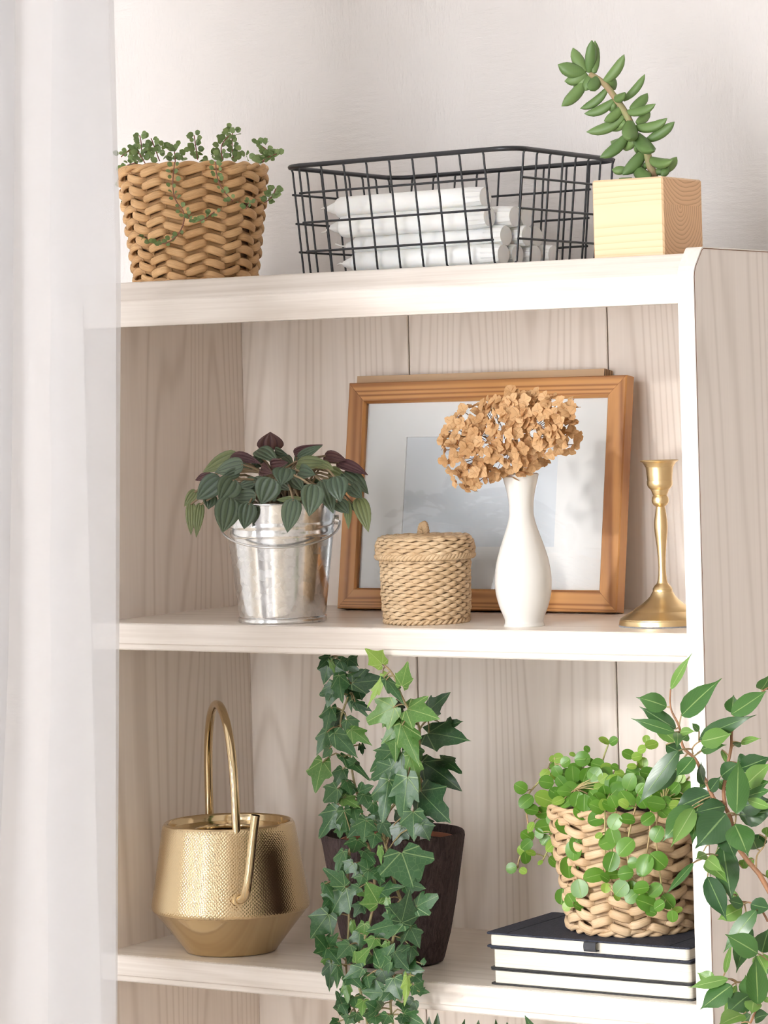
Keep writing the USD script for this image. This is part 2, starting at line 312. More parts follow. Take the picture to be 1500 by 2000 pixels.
edgeL = [(-600, 24), (0, 21), (800, 20), (1300, 15), (1700, 0), (2000, -10), (2600, -20)]
s1, s2, s3 = sheer('sheer_cloth', .64), sheer('sheer_cloth_fold', .52), sheer('sheer_cloth_thick', .8)
part(cur, 'cloth', sheet(lambda z: (.05, px_at(z, edgeR, YC)), YC, ZF+.03, 1.2, amp=.006, waves=3), s1, smooth=True)
part(cur, 'hem_fold', sheet(lambda z: (px_at(z, edgeM, YC-.012), px_at(z, [(q[0], q[1]-4) for q in edgeR], YC-.012)), YC-.012, ZF+.03, 1.2, amp=.0025, waves=1, nv=140), s2, smooth=True)
part(cur, 'gathered_fold', sheet(lambda z: (.045, px_at(z, edgeL, YC-.02)), YC-.02, ZF+.03, 1.2, amp=.008, waves=3), s3, smooth=True)

# ------------------------------------------------------------------ builders for woven things and leaves
soil = plain('soil', (.05, .032, .02), .95, bump=(260., .8, .004))
liner = plain('basket_inside', (.26, .16, .085), .9)
def ring_pts(c, r, z, n): 
    a = np.arange(n)/n*2*np.pi
    return np.stack([c[0]+r*np.cos(a), c[1]+r*np.sin(a), np.broadcast_to(z, (n,))], 1), a
def rope(parent, name, c, r, z, rr, twists, strands, mat, n=200, flat=1.0):
    for k in range(strands):
        a = np.arange(n)/n*2*np.pi; ph = a*twists+2*np.pi*k/strands
        rad = r+rr*.62*np.cos(ph)*flat; zz = z+rr*.62*np.sin(ph)
        P = np.stack([c[0]+rad*np.cos(a), c[1]+rad*np.sin(a), zz], 1)
        tb(parent, name, P, rr*.72, mat, 7, closed=True, ref=np.stack([np.cos(a), np.sin(a), 0*a], 1))
def wicker(parent, c, rb, rt, z0, z1, rows, cols, mat, seed, amp=.0038, thick=.0019, stake=True, hk=.60, braid=.0034, tilt=.0021):
    r_ = np.random.default_rng(seed)
    pitch = (z1-z0-braid*2.2)/rows; n = cols*12
    R = lambda z: rb+(rt-rb)*(z-z0)/(z1-z0)
    part(parent, 'lining', lathe([(0, z0+.001), (R(z0)-.0045, z0+.001), (R(z1)-.0052, z1-.006), (R(z1)-.008, z1-.006), (R(z0)-.008, z0+.004), (0, z0+.004)], (c[0], c[1], 0), 40), liner)
    if stake:
        for k in range(cols):
            a = 2*np.pi*(k+.5)/cols
            zz = np.linspace(z0+.004, z1-.004, 8); P = np.stack([c[0]+(R(zz)-.001)*math.cos(a), c[1]+(R(zz)-.001)*math.sin(a), zz], 1)
            tb(parent, 'stake', P, .0032, mat, 6, ref=(math.cos(a), math.sin(a), 0), flat=.5)
    for i in range(rows):
        z = z0+braid*1.0+pitch*(i+.55); a = np.arange(n)/n*2*np.pi
        jit = np.interp(a, np.linspace(0, 2*np.pi, cols+1), np.r_[(q := r_.normal(0, 1, cols)), q[:1]])
        ph = cols/2*a+i*np.pi
        cs = np.cos(ph); bulge = np.sign(cs)*np.abs(cs)**.42
        rad = R(z)+amp*bulge+.0003*jit
        sg = 1 if i % 2 else -1
        P = np.stack([c[0]+rad*np.cos(a), c[1]+rad*np.sin(a), z+tilt*np.sin(ph)*sg+.00022*jit], 1)
        hh = pitch*hk*(.98+.16*bulge+.07*jit)
        v, f, uv = tube(P, hh, 8, closed=True, ref=np.stack([np.cos(a), np.sin(a), 0*a], 1), flat=thick/hh)
        part(parent, 'woven_strand', (v, f), mat, smooth=True, uv=uv)
    rope(parent, 'rim_braid', c, R(z1)-.0005, z1-braid*.9, braid, cols*.55//1, 2, mat)
    rope(parent, 'base_braid', c, R(z0)+.0003, z0+braid*.95, braid*.95, cols*.55//1, 2, mat)
def soil_disc(parent, c, r, z, seed=1):
    n, k = 28, 7; V = [[c[0], c[1], z]]; f = []
    r_ = np.random.default_rng(seed)
    for i in range(1, k+1):
        for j in range(n):
            a = 2*np.pi*j/n; V.append([c[0]+r*i/k*math.cos(a), c[1]+r*i/k*math.sin(a), z+(r_.normal(0, .0012) if i < k else -.001)])
    V += [[V[1+(k-1)*n+j][0], V[1+(k-1)*n+j][1], z-.008] for j in range(n)]
    for j in range(n):
        f.append([0, 1+j, 1+(j+1) % n])
    for i in range(k):
        for j in range(n):
            a0, a1, b0, b1 = 1+i*n+j, 1+i*n+(j+1) % n, 1+(i+1)*n+j, 1+(i+1)*n+(j+1) % n
            f += [[a0, b0, b1], [a0, b1, a1]]
    part(parent, 'soil', (V, f), soil, smooth=True, kind='stuff')
SHAPES = {
 'ficus': ([0, .05, .15, .3, .45, .6, .72, .82, .9, 1], [.03, .38, .76, .98, 1, .84, .57, .28, .10, .012]),
 'heart': ([0, .03, .1, .25, .4, .55, .7, .85, .94, 1], [.22, .55, .84, 1, .99, .88, .66, .36, .15, .01]),
 'round': ([0, .05, .16, .34, .5, .66, .82, .94, 1], [.12, .48, .8, .98, 1, .96, .76, .42, .03]),
 'ovate': ([0, .08, .25, .45, .65, .85, 1], [.05, .5, .93, 1, .82, .42, .02]),
 'lance': ([0, .1, .3, .5, .7, .9, 1], [.1, .5, .9, 1, .75, .3, .02])}
def frame_of(B, Tp, N):
    L = Tp-B; l = np.linalg.norm(L); L = L/max(l, 1e-9)
    N = nrm(N-L*(N@L)); return L, N, np.cross(L, N), l
def leaf_mesh(B, Tp, w, N, shape='ovate', bend=.0, cup=.25, wave=0., q=5, rnd=None, rows=None):
    s, hw = map(np.array, SHAPES[shape])
    if rows: 
        s2 = np.linspace(0, 1, rows); hw = np.interp(s2, s, hw); s = s2
    L, N, A, l = frame_of(np.asarray(B, float), np.asarray(Tp, float), np.asarray(N, float))
    u = np.linspace(-1, 1, q); V, uv = [], []
    ph = rng.uniform(0, 6.28)
    for si, h in zip(s, hw):
        cpt = B+L*l*si+N*(bend*l*4*si*(1-si))
        for x in u:
            V.append(cpt+A*(x*h*w/2)+N*((-cup if bend >= 0 else -cup)*(-(abs(x)**1.6))*h*w*.5 + wave*w*abs(x)*math.sin(si*11+ph+(1.5 if x > 0 else 0))))
            uv.append([x*.5+.5, si])
    f = []
    for i in range(len(s)-1):
        for j in range(q-1):
            a = i*q+j; f += [[a, a+1, a+q+1], [a, a+q+1, a+q]]
    return np.array(V), np.array(f), np.array(uv)
IVY = np.array([(0, .03), (.10, -.10), (.27, -.13), (.43, -.03), (.47, .12), (.60, .30), (.665, .43), (.54, .47), (.41, .49), (.33, .58), (.22, .75), (.09, .91), (0, 1)])
def ivy_mesh(B, Tp, w, N, bend=.0, fold=.18):
    L, N, A, l = frame_of(B, Tp, N)
    half = IVY.copy(); jx = rng.normal(0, .025, len(half)); half[1:-1, 0] += jx[1:-1]; half[1:-1, 1] += rng.normal(0, .03, len(half)-2)
    left = half[1:-1][::-1].copy(); left[:, 0] *= -rng.uniform(.85, 1.1)
    out = np.vstack([half, left]); n = len(out); c = np.array([0, .28])
    sc = w/(1.28*l)
    P2 = np.vstack([c, c+(out-c)*.55, out])
    V = [B+L*(y*l)+A*(x*sc*l)+N*(fold*l*sc*(abs(x)**1.3)*1.2 + bend*l*4*max(y, 0)*(1-y) + .02*l*math.sin(7*x+5*y)) for x, y in P2]
    f = [[0, 1+i, 1+(i+1) % n] for i in range(n)]
    for i in range(n):
        j = (i+1) % n; f += [[1+i, 1+n+i, 1+n+j], [1+i, 1+n+j, 1+j]]
    return np.array(V), np.array(f), np.stack([P2[:, 0]+.5, P2[:, 1]], 1)
def facing(P, up=.3, jit=.3, left=.0):
    return nrm(nrm(CAM-P)+np.array([-left, 0, up])+rng.normal(0, jit, 3))
def nearest(P, paths):
    best = None
    for Q in paths:
        d = np.linalg.norm(Q-P, axis=1); i = d.argmin()
        if best is None or d[i] < best[0]: best = (d[i], Q[i])
    return best
def stalk(parent, B, Q, r, mat, sag=.15):
    d = np.linalg.norm(Q-B)
    if d < .002: return
    mid = (B+Q)/2+np.array([0, 0, sag*d])
    tb(parent, 'stalk', spline([Q, mid, B], 5), np.linspace(r*1.2, r, 5), mat, 4, caps=False)

# ------------------------------------------------------------------ top of the bookcase
straw = fibre('hyacinth_tan', (.95, .64, .34), (.56, .32, .14), lines=1300.)
straw2 = fibre('hyacinth_pale', (.80, .62, .42), (.52, .35, .20), lines=1300.)
C1 = np.array([.0725, .079]); 
b1 = thing('woven_basket', 'tan woven water-hyacinth basket with a small creeping plant, on top of the bookcase', 'basket', (C1[0], C1[1], Z1))
wicker(b1, C1, .0535, .0675, Z1, .1265, 18, 20, straw, 3)
tinyleaf = leafmat('creeper_leaf', (.13, .20, .075), (.24, .32, .14), (.3, .4, .2), 'none', .5, .2)
tinystem = plain('creeper_stem', (.24, .09, .06), .5)
def creeper():
    o = thing('creeping_plant', 'small creeping plant with tiny round leaves and red stems spilling over the tan basket', 'plant', (C1[0], C1[1], .118))
    soil_disc(o, C1, .059, .119)
    K = lambda x, y, d: at(200+x*.28, 200+y*.28, d)
    yf = C1[1]-.0745
    S = [([(240, 430), (270, 350), (260, 230)], .05), ([(400, 410), (340, 250)], .06), ([(510, 430), (500, 310)], .03), ([(665, 400), (640, 230)], .07), ([(840, 400), (830, 310), (895, 220)], .05),
         ([(912, 390), (905, 290), (908, 180)], .08), ([(1115, 420), (1165, 372), (1090, 290)], .07), ([(300, 430), (220, 330), (130, 380)], .045),
         ([(240, 425), (140, 520), (150, 640), (180, 720), (220, 850)], None), ([(515, 415), (500, 560), (530, 700), (580, 780), (570, 860), (430, 985), (300, 930)], None), ([(580, 780), (660, 830), (790, 765)], None),
         ([(800, 415), (810, 520), (850, 610), (920, 690)], None), ([(1130, 700), (1180, 660), (1210, 600)], .06), ([(1010, 745), (1040, 690)], None), ([(1115, 410), (1160, 380), (1215, 360)], .06)]
    def ysurf(px):
        t = (px-388)/143.; return C1[1]-math.sqrt(max(.0735**2*(1-min(1, t*t)), .0002))
    for pts, d in S:
        P = [K(x, y, d if d is not None else min(ysurf(200+x*.28), .06)) for x, y in pts]
        Q = spline(P, 4*len(pts)); 
        if d is None: Q[:, 1] -= .002
        tb(o, 'stem', Q, .00055, tinystem, 5)
        for i in range(1, len(Q)):
            if rng.random() < (.3 if d is None else .15): continue
            for sg in (-1, 1):
                side = sg*RT*rng.uniform(.6, 1)+UP*rng.uniform(-.3, .8)+np.array([0, -.4, 0])
                L = rng.uniform(.0042, .0064)*(1.05 if d is not None else .85)
                B = Q[i]+nrm(side)*rng.uniform(.0005, .0035); Tp = B+nrm(side)*L
                v, f, uv = leaf_mesh(B, Tp, L*.92, facing(B, .5, .35), 'round', .05, .2, q=3, rows=6)
                part(o, 'leaf', (v, f), tinyleaf, True, uv)
    for k in range(64):
        x = rng.uniform(120, 1110); top = np.interp(x, [120, 250, 400, 520, 640, 730, 800, 950, 1110], [390, 330, 300, 290, 320, 390, 330, 330, 395])
        B = K(x, rng.uniform(top, 415), rng.uniform(.03, .12)); L = rng.uniform(.005, .0075)
        Tp = B+nrm(RT*rng.normal(0, 1)+UP*rng.uniform(-.1, .8)+np.array([0, -.3, 0]))*L
        v, f, uv = leaf_mesh(B, Tp, L*.9, facing(B, .5, .4), 'round', .05, .2, q=3, rows=6)
        part(o, 'leaf', (v, f), tinyleaf, True, uv)
creeper()

# black wire basket
wire = plain('black_wire', (.012, .013, .017), .38)
A0, U1, V1 = np.array([.2035, .0335]), nrm([.2600, -.0275]), nrm([-.0120, .2185])
LU, LV, ZR, ZB = .2614, .2150, .1165, Z1+.0016
wb = thing('wire_basket', 'black wire mesh basket holding white candles on top of the bookcase', 'basket', (*(A0+U1*LU/2+V1*LV/2), Z1))
pt = lambda u, v, z: np.array([*(A0+U1*u+V1*v), z])
rc = .022; ring = []
for cu, cv, a0 in ((LU-rc, rc, -90), (LU-rc, LV-rc, 0), (rc, LV-rc, 90), (rc, rc, 180)):
    for a in np.radians(np.linspace(a0, a0+90, 9)): ring.append(pt(cu+rc*math.cos(a), cv+rc*math.sin(a), ZR))
tb(wb, 'rim', np.array(ring), .0022, wire, 8, closed=True)
iu, iv = .0120, .0185
us = [.0203+.0259*i for i in range(9)]; vs = [.0185+.0259*i for i in range(8)]
for u in us:
    tb(wb, 'upright_wire', [pt(u, -.0012, ZR+.0008), pt(u, .001, ZR-.004), pt(u, iv-.002, ZB+.004), pt(u, iv+.004, ZB)], .00105, wire, 6)
    tb(wb, 'upright_wire', [pt(u, LV+.0012, ZR+.0008), pt(u, LV-.001, ZR-.004), pt(u, LV-iv+.002, ZB+.004), pt(u, LV-iv-.004, ZB)], .00105, wire, 6)
    tb(wb, 'floor_wire', [pt(u, iv+.003, ZB), pt(u, LV-iv-.003, ZB)], .00105, wire, 6)
for v in vs:
    tb(wb, 'upright_wire', [pt(-.0012, v, ZR+.0008), pt(.001, v, ZR-.004), pt(iu-.001, v, ZB+.004), pt(iu+.004, v, ZB)], .00105, wire, 6)
    tb(wb, 'upright_wire', [pt(LU+.0012, v, ZR+.0008), pt(LU-.001, v, ZR-.004), pt(LU-iu+.001, v, ZB+.004), pt(LU-iu-.004, v, ZB)], .00105, wire, 6)
    tb(wb, 'floor_wire', [pt(iu+.003, v, ZB+.0018), pt(LU-iu-.003, v, ZB+.0018)], .00095, wire, 6)
for t in (.245, .51, .77):
    z = ZR+(ZB-ZR)*t; e = .0016
    for a, b in (((us[0]-e, iv*t-.0016), (us[-1]+e, iv*t-.0016)), ((us[0]-e, LV-iv*t+.0016), (us[-1]+e, LV-iv*t+.0016)), ((iu*t-.0016, vs[0]-e), (iu*t-.0016, vs[-1]+e)), ((LU-iu*t+.0016, vs[0]-e), (LU-iu*t+.0016, vs[-1]+e))):
        tb(wb, 'cross_wire', [pt(*a, z), pt(*b, z)], .00105, wire, 6)

# candles: one built, the rest copies
wax = plain('white_wax', (.88, .87, .835), .45, sss=.35)
CL, CR = .180, .0101
def candle():
    o = thing('candle', None, 'candle', (0, 0, 0), 'white candles in the wire basket')
    prof = [(0, 0), (CR*.86, 0), (CR*.9, .002), (CR*1.0, .018), (CR, .020), (CR, CL-.018), (CR*.93, CL-.0155), (CR*.80, CL-.014), (CR*.66, CL-.0138), (CR*.50, CL-.008), (CR*.26, CL-.001), (0, CL)]
    v, f = lathe(prof, (0, 0, 0), 28)
    def flat(V): return np.stack([-V[:, 2]+CL/2, V[:, 0], V[:, 1]], 1)   # lies along x, tip to -x, axis through the origin
    part(o, 'wax_body', (flat(np.asarray(v)), f), wax, 35)
    a = np.arange(28)/28*2*np.pi; rr = CR*np.where(np.arange(28) % 2, 1.0, .93); V = []
    for z, k in ((.0195, 1.0), (.017, 1.035), (.0015, .93), (0, .9)):
        V.append(np.stack([rr*k*np.cos(a), rr*k*np.sin(a), np.full(28, z)], 1))
    V = np.vstack(V); F = []
    for i in range(3):
        for j in range(28):
            j2 = (j+1) % 28; F += [[i*28+j, i*28+j2, (i+1)*28+j2], [i*28+j, (i+1)*28+j2, (i+1)*28+j]]
    part(o, 'fluted_end', (flat(V), F), wax, 20)
    tb(o, 'wick', flat(np.array([(0, 0, CL-.002), (.0006, .0005, CL+.003), (.003, .001, CL+.006), (.004, 0, CL+.010)])), .0008, plain('wick', (.82, .80, .76), .9), 5)
    return o
cand = candle(); cp = stage.GetPrimAtPath(cand)
CN = [(.0335, .0272, .228), (.0555, .0272, .231), (.0775, .0272, .238), (.1000, .0272, .246), (.0445, .0440, .225), (.0665, .0440, .236), (.0885, .0440, .234), (.0350, .0610, .213), (.0560, .0610, .229), (.0775, .0610, .230), (.0450, .0790, .2035)]
CLAB = ['white candle at the front of the bottom layer in the wire basket', 'white candle second from the front in the bottom layer of the wire basket', 'white candle third from the front in the bottom layer of the wire basket', 'white candle farthest back in the bottom layer of the wire basket',
        'white candle at the front of the second layer, half hidden between its neighbours', 'white candle in the middle of the second layer in the wire basket', 'white candle farthest back in the second layer of the wire basket',
        'white candle just below the topmost one, pressed against the front wires', 'white candle in the middle of the third layer, behind the front one', 'white candle farthest back in the third layer of the wire basket', 'topmost white candle of the stack in the wire basket']
for i, (v, z, ur) in enumerate(CN):
    c = pt(ur-CL/2, v, z); ang = math.degrees(math.atan2(U1[1], U1[0]))
    if i == 0:
        pr = cp; x = UsdGeom.Xformable(pr); x.GetOrderedXformOps()[0].Set(Gf.Vec3d(*c)); x.AddRotateZOp().Set(ang); x.AddRotateXOp().Set(0.)
    else:
        x = UsdGeom.Xform.Define(stage, numbered('/World', 'candle')); pr = x.GetPrim(); pr.GetReferences().AddInternalReference(cp.GetPath()); pr.SetInstanceable(True)
        x.ClearXformOpOrder(); x.AddTranslateOp().Set(Gf.Vec3d(*c)); x.AddRotateZOp().Set(ang); x.AddRotateXOp().Set(37.*i)
    tag(pr, CLAB[i], 'candle', 'white candles in the wire basket')

# pine block planter with a succulent
def pine():
    n = {'g': ('geometry', {}), 'sp': ('separate_xyz', {}), 'm': ('mapping', {'scale': (3., 30., 30.)}), 'nz': ('noise_texture', {'scale': 1., 'detail': 2.}),
         'zc': ('math', {'math_type': 'greater_than', 'value2': .062}), 'zo': ('map_range', {'from_min': 0., 'from_max': 1., 'to_min': .0605, 'to_max': .128}), 'dz': ('math', {'math_type': 'subtract'}), 'yo': ('map_range', {'from_min': 0., 'from_max': 1., 'to_min': .062, 'to_max': .075}), 'dy': ('math', {'math_type': 'subtract'}),
         'z2': ('math', {'math_type': 'power', 'value2': 2.}), 'y2': ('math', {'math_type': 'power', 'value2': 2.}), 's': ('math', {'math_type': 'add'}), 'r': ('math', {'math_type': 'sqrt'}), 'nx': ('math', {'math_type': 'multiply_add', 'value2': .006}),
         'f': ('math', {'math_type': 'multiply', 'value2': 260.}), 'fr': ('math', {'math_type': 'fraction'}), 'pw': ('math', {'math_type': 'power', 'value2': 3.5}),
         'nn': ('separate_xyz', {}), 'ax': ('math', {'math_type': 'absolute'}), 'en': ('map_range', {'from_min': .6, 'from_max': .9, 'clamp': True}),
         'la': ('mix', {'color1': (.76, .57, .36), 'color2': (.66, .43, .22)}), 'eb': ('mix', {'color1': (.74, .46, .25), 'color2': (.40, .19, .08)}), 'k': ('math', {'math_type': 'multiply', 'value2': .75}), 'fx': ('mix', {}), 'p': ('principled_bsdf', {'roughness': .5})}
    l = [('g.position', 'sp.vector'), ('g.position', 'm.vector'), ('m.vector', 'nz.vector'), ('sp.z', 'zc.value1'), ('zc.value', 'zo.value'), ('zc.value', 'yo.value'), ('sp.z', 'dz.value1'), ('zo.result', 'dz.value2'), ('sp.y', 'dy.value1'), ('yo.result', 'dy.value2'),
         ('dz.value', 'z2.value1'), ('dy.value', 'y2.value1'), ('z2.value', 's.value1'), ('y2.value', 's.value2'), ('s.value', 'r.value1'), ('nz.fac', 'nx.value1'), ('r.value', 'nx.value3'), ('nx.value', 'f.value1'), ('f.value', 'fr.value1'), ('fr.value', 'pw.value1'),
         ('g.true_normal', 'nn.vector'), ('nn.x', 'ax.value1'), ('ax.value', 'en.value'), ('pw.value', 'k.value1'), ('k.value', 'la.fac'), ('k.value', 'eb.fac'), ('en.result', 'fx.fac'), ('la.color', 'fx.color1'), ('eb.color', 'fx.color2'), ('fx.color', 'p.base_color')]
    return M('pine_block', n, l, 'p.BSDF')
BX0, BX1, BY0, BY1, BZ = .5245, .5922, .030, .1035, .0853
pb = thing('wooden_planter', 'square pale pine block planter with visible end-grain rings, on top of the bookcase', 'planter', ((BX0+BX1)/2, (BY0+BY1)/2, Z1))
import manifold3d as m3
blk = trimesh.convex.convex_hull(np.array([[x+sx_*(.0014 if k != 0 else 0), y+sy_*(.0014 if k != 1 else 0), z+(sz_*(.0016 if k != 2 else 0))] for x, sx_ in ((BX0, 1), (BX1, -1)) for y, sy_ in ((BY0, 1), (BY1, -1)) for z, sz_ in ((Z1, 1), (BZ, -1)) for k in range(3)]))
mm = m3.Manifold(m3.Mesh(np.asarray(blk.vertices, np.float32), np.asarray(blk.faces, np.uint32)))-m3.Manifold.cylinder(.06, .025, .025, 40).translate(((BX0+BX1)/2, (BY0+BY1)/2, BZ-.045))
q = mm.to_mesh(); part(pb, 'block', (q.vert_properties[:, :3], q.tri_verts), pine(), smooth=False)
sucl = leafmat('succulent_leaf', (.10, .185, .055), (.18, .28, .09), (.3, .4, .2), 'none', .42, .06)
sucs = plain('succulent_stem', (.36, .22, .13), .6, col2=(.25, .33, .12), vscale=60.)
def succulent():
    o = thing('succulent', 'tall leaning succulent with fat pointed green leaves growing from the pine block', 'plant', ((BX0+BX1)/2, (BY0+BY1)/2, BZ-.01))
    soil_disc(o, ((BX0+BX1)/2, (BY0+BY1)/2), .0245, BZ-.006)
    y0 = .066; K = lambda x, y, d=0.: at(1050+x*.23333, 50+y*.23333, y0+d)
    stem = spline([K(985, 1330), K(975, 1260), K(935, 1150), K(915, 1060), K(830, 940), K(770, 800), K(710, 690), K(640, 590), K(560, 490), K(440, 410)], 40)
    tb(o, 'stem', stem, np.linspace(.0036, .0026, 40), sucs, 10)
    LV_ = [(400, 390, 170, 325, 112, -1), (410, 380, 295, 185, 88, 0), (435, 395, 455, 120, 78, -.5), (475, 395, 480, 125, 74, .5), (410, 400, 225, 465, 90, -.5), (410, 420, 300, 525, 100, 0), (395, 470, 200, 675, 88, -1), (440, 420, 400, 545, 80, -.3), (500, 430, 440, 538, 92, -1.2),
           (550, 478, 725, 240, 80, 0), (600, 420, 650, 540, 80, .8), (578, 530, 355, 695, 70, -.4), (640, 622, 390, 738, 75, -.6), (640, 640, 595, 705, 80, .3), (640, 600, 735, 560, 72, -1), (715, 625, 898, 405, 62, .4), (780, 700, 920, 565, 82, 1), (738, 725, 988, 655, 72, -.2), (705, 680, 555, 800, 72, -1),
           (720, 760, 408, 890, 86, -.8), (735, 800, 600, 855, 84, .5), (830, 815, 940, 710, 66, 1), (820, 850, 1085, 775, 82, 0), (775, 800, 780, 945, 118, -2), (915, 960, 1147, 805, 76, .3), (830, 910, 970, 1045, 122, -2), (745, 915, 520, 1105, 92, -1), (720, 940, 610, 970, 62, .6), (810, 960, 705, 1020, 84, .5),
           (830, 990, 855, 1060, 66, .6), (895, 1045, 710, 1250, 92, -1), (740, 1200, 622, 1205, 66, -.3), (815, 1175, 945, 1265, 98, -1.5), (935, 1110, 1130, 1125, 86, -.8), (1050, 1220, 1165, 1098, 72, .6), (985, 1225, 1085, 1185, 74, .3), (1085, 1180, 1035, 1262, 62, -.4), (790, 1278, 680, 1278, 40, -.3), (910, 1160, 868, 1185, 54, .5)]
    for bx, by, tx, ty, w, d in LV_:
        B, Tp = K(bx, by), K(tx, ty, d*.012); W_ = w*.23333/2260*1.22
        L, N, A, l = frame_of(B, Tp, facing(B, .4, .15))
        s = np.linspace(0, 1, 9); hw = np.interp(s, [0, .12, .3, .55, .75, .9, 1], [.42, .7, .95, 1, .82, .46, .03]); cx = 4*s*(1-s)*l*.05
        P = B+L*(s*l)[:, None]-N*cx[:, None]-(UP-L*(UP@L))*cx[:, None]*rng.uniform(.8, 2.2)
        v, f, _ = tube(P, W_/2*hw, 8, ref=np.tile(N, (9, 1)), flat=.68)
        part(o, 'leaf', (v, f), sucl, True, np.stack([np.full(len(v), .3), np.full(len(v), .5)], 1))
succulent()

# ------------------------------------------------------------------ middle shelf
def galv():
    n = {'g': ('geometry', {}), 'v': ('voronoi_texture', {'scale': 150., 'randomness': 1.}), 'w': ('noise_texture', {'scale': 120., 'detail': 3., 'distortion': 1.5}), 'r': ('rgb_ramp', {'ramp': [(.0, (.50, .51, .52)), (.38, (.74, .75, .76)), (.6, (.80, .81, .82)), (1, (.86, .87, .87))]}),
         'a': ('mix_color', {'fac': .5}), 'rr': ('map_range', {'from_min': .2, 'from_max': .8, 'to_min': .20, 'to_max': .13}), 'p': ('principled_bsdf', {'metallic': 1.}), 'b': ('bump', {'strength': .03, 'distance': .0003}), 'n2': ('noise_texture', {'scale': 55., 'detail': 2.}), 'sv': ('separate_color', {})}
    l = [('g.position', 'v.vector'), ('g.position', 'w.vector'), ('v.color', 'sv.color'), ('sv.r', 'a.a'), ('w.color', 'a.b'), ('w.fac', 'r.fac'), ('r.color', 'p.base_color'), ('sv.r', 'rr.value'), ('rr.result', 'p.roughness'), ('g.position', 'n2.vector'), ('n2.fac', 'b.height'), ('b.normal', 'p.normal')]
    n.pop('a'); l = [x for x in l if not x[1].startswith('a.')]
    return M('galvanised', n, l, 'p.BSDF')
zinc = galv(); steel = plain('steel_wire', (.62, .62, .62), .25, 1.)
C2 = np.array([.1795, .052])
bk = thing('metal_bucket', 'small galvanised metal bucket with a wire handle, holding a dark leafy plant', 'bucket', (*C2, Z2))
zb = Z2
part(bk, 'body', lathe([(0, zb+.003), (.0385, zb+.003), (.0393, zb+.0042), (.0400, zb+.008), (.0482, zb+.0775), (.0490, zb+.0785), (.0494, zb+.0805), (.0490, zb+.0825), (.0488, zb+.0850), (.0494, zb+.087), (.0500, zb+.0885), (.0497, zb+.0905), (.0500, zb+.092), (.0525, zb+.1085), (.0516, zb+.1085), (.0478, zb+.08), (.039, zb+.008), (0, zb+.006)], (*C2, 0), 72), zinc, 50)
part(bk, 'base_ring', lathe([(.0385, zb), (.0402, zb+.0003), (.0407, zb+.0015), (.0402, zb+.003), (.0405, zb+.0045), (.0396, zb+.0055), (.0385, zb+.0055)], (*C2, 0), 72, True), zinc, 50)
part(bk, 'rolled_rim', lathe([(.0527+.0012*math.cos(a), zb+.1088+.0012*math.sin(a)) for a in np.linspace(0, 2*np.pi, 11)[:-1]], (*C2, 0), 72, True), zinc, 60)
hd = nrm([math.cos(.38), -math.sin(-.05), 0]); hd = np.array([RT[0], RT[1], 0]); hd = nrm(hd); fr = np.array([hd[1], -hd[0], 0])
for s in (-1, 1):
    e = np.array([*C2, zb+.092])+hd*s*.0515
    part(bk, 'ear', join(tube(np.array([e-hd*s*.0012, e+hd*s*.0022]), .0045, 10)[:2]), zinc, 40)
ph = np.linspace(0, np.pi, 40); ctr = np.array([*C2, zb+.0905])
H = [ctr-hd*(.0545*math.cos(a))+(fr*.0555*.96-np.array([0, 0, .0205]))*math.sin(a)**.85 for a in ph]
tb(bk, 'handle', np.array(H), .00105, steel, 8)
pepg = leafmat('peperomia_green', (.065, .105, .068), (.12, .165, .105), (.022, .042, .028), 'arc', .33, .08, .5)
pepl = leafmat('peperomia_pale', (.16, .20, .09), (.22, .25, .12), (.08, .11, .05), 'arc', .4, .15, .4)
pepp = leafmat('peperomia_purple', (.085, .035, .045), (.12, .06, .055), (.05, .018, .03), 'arc', .4, .08, .4)
petm = plain('leaf_stalk_tan', (.30, .22, .13), .5)
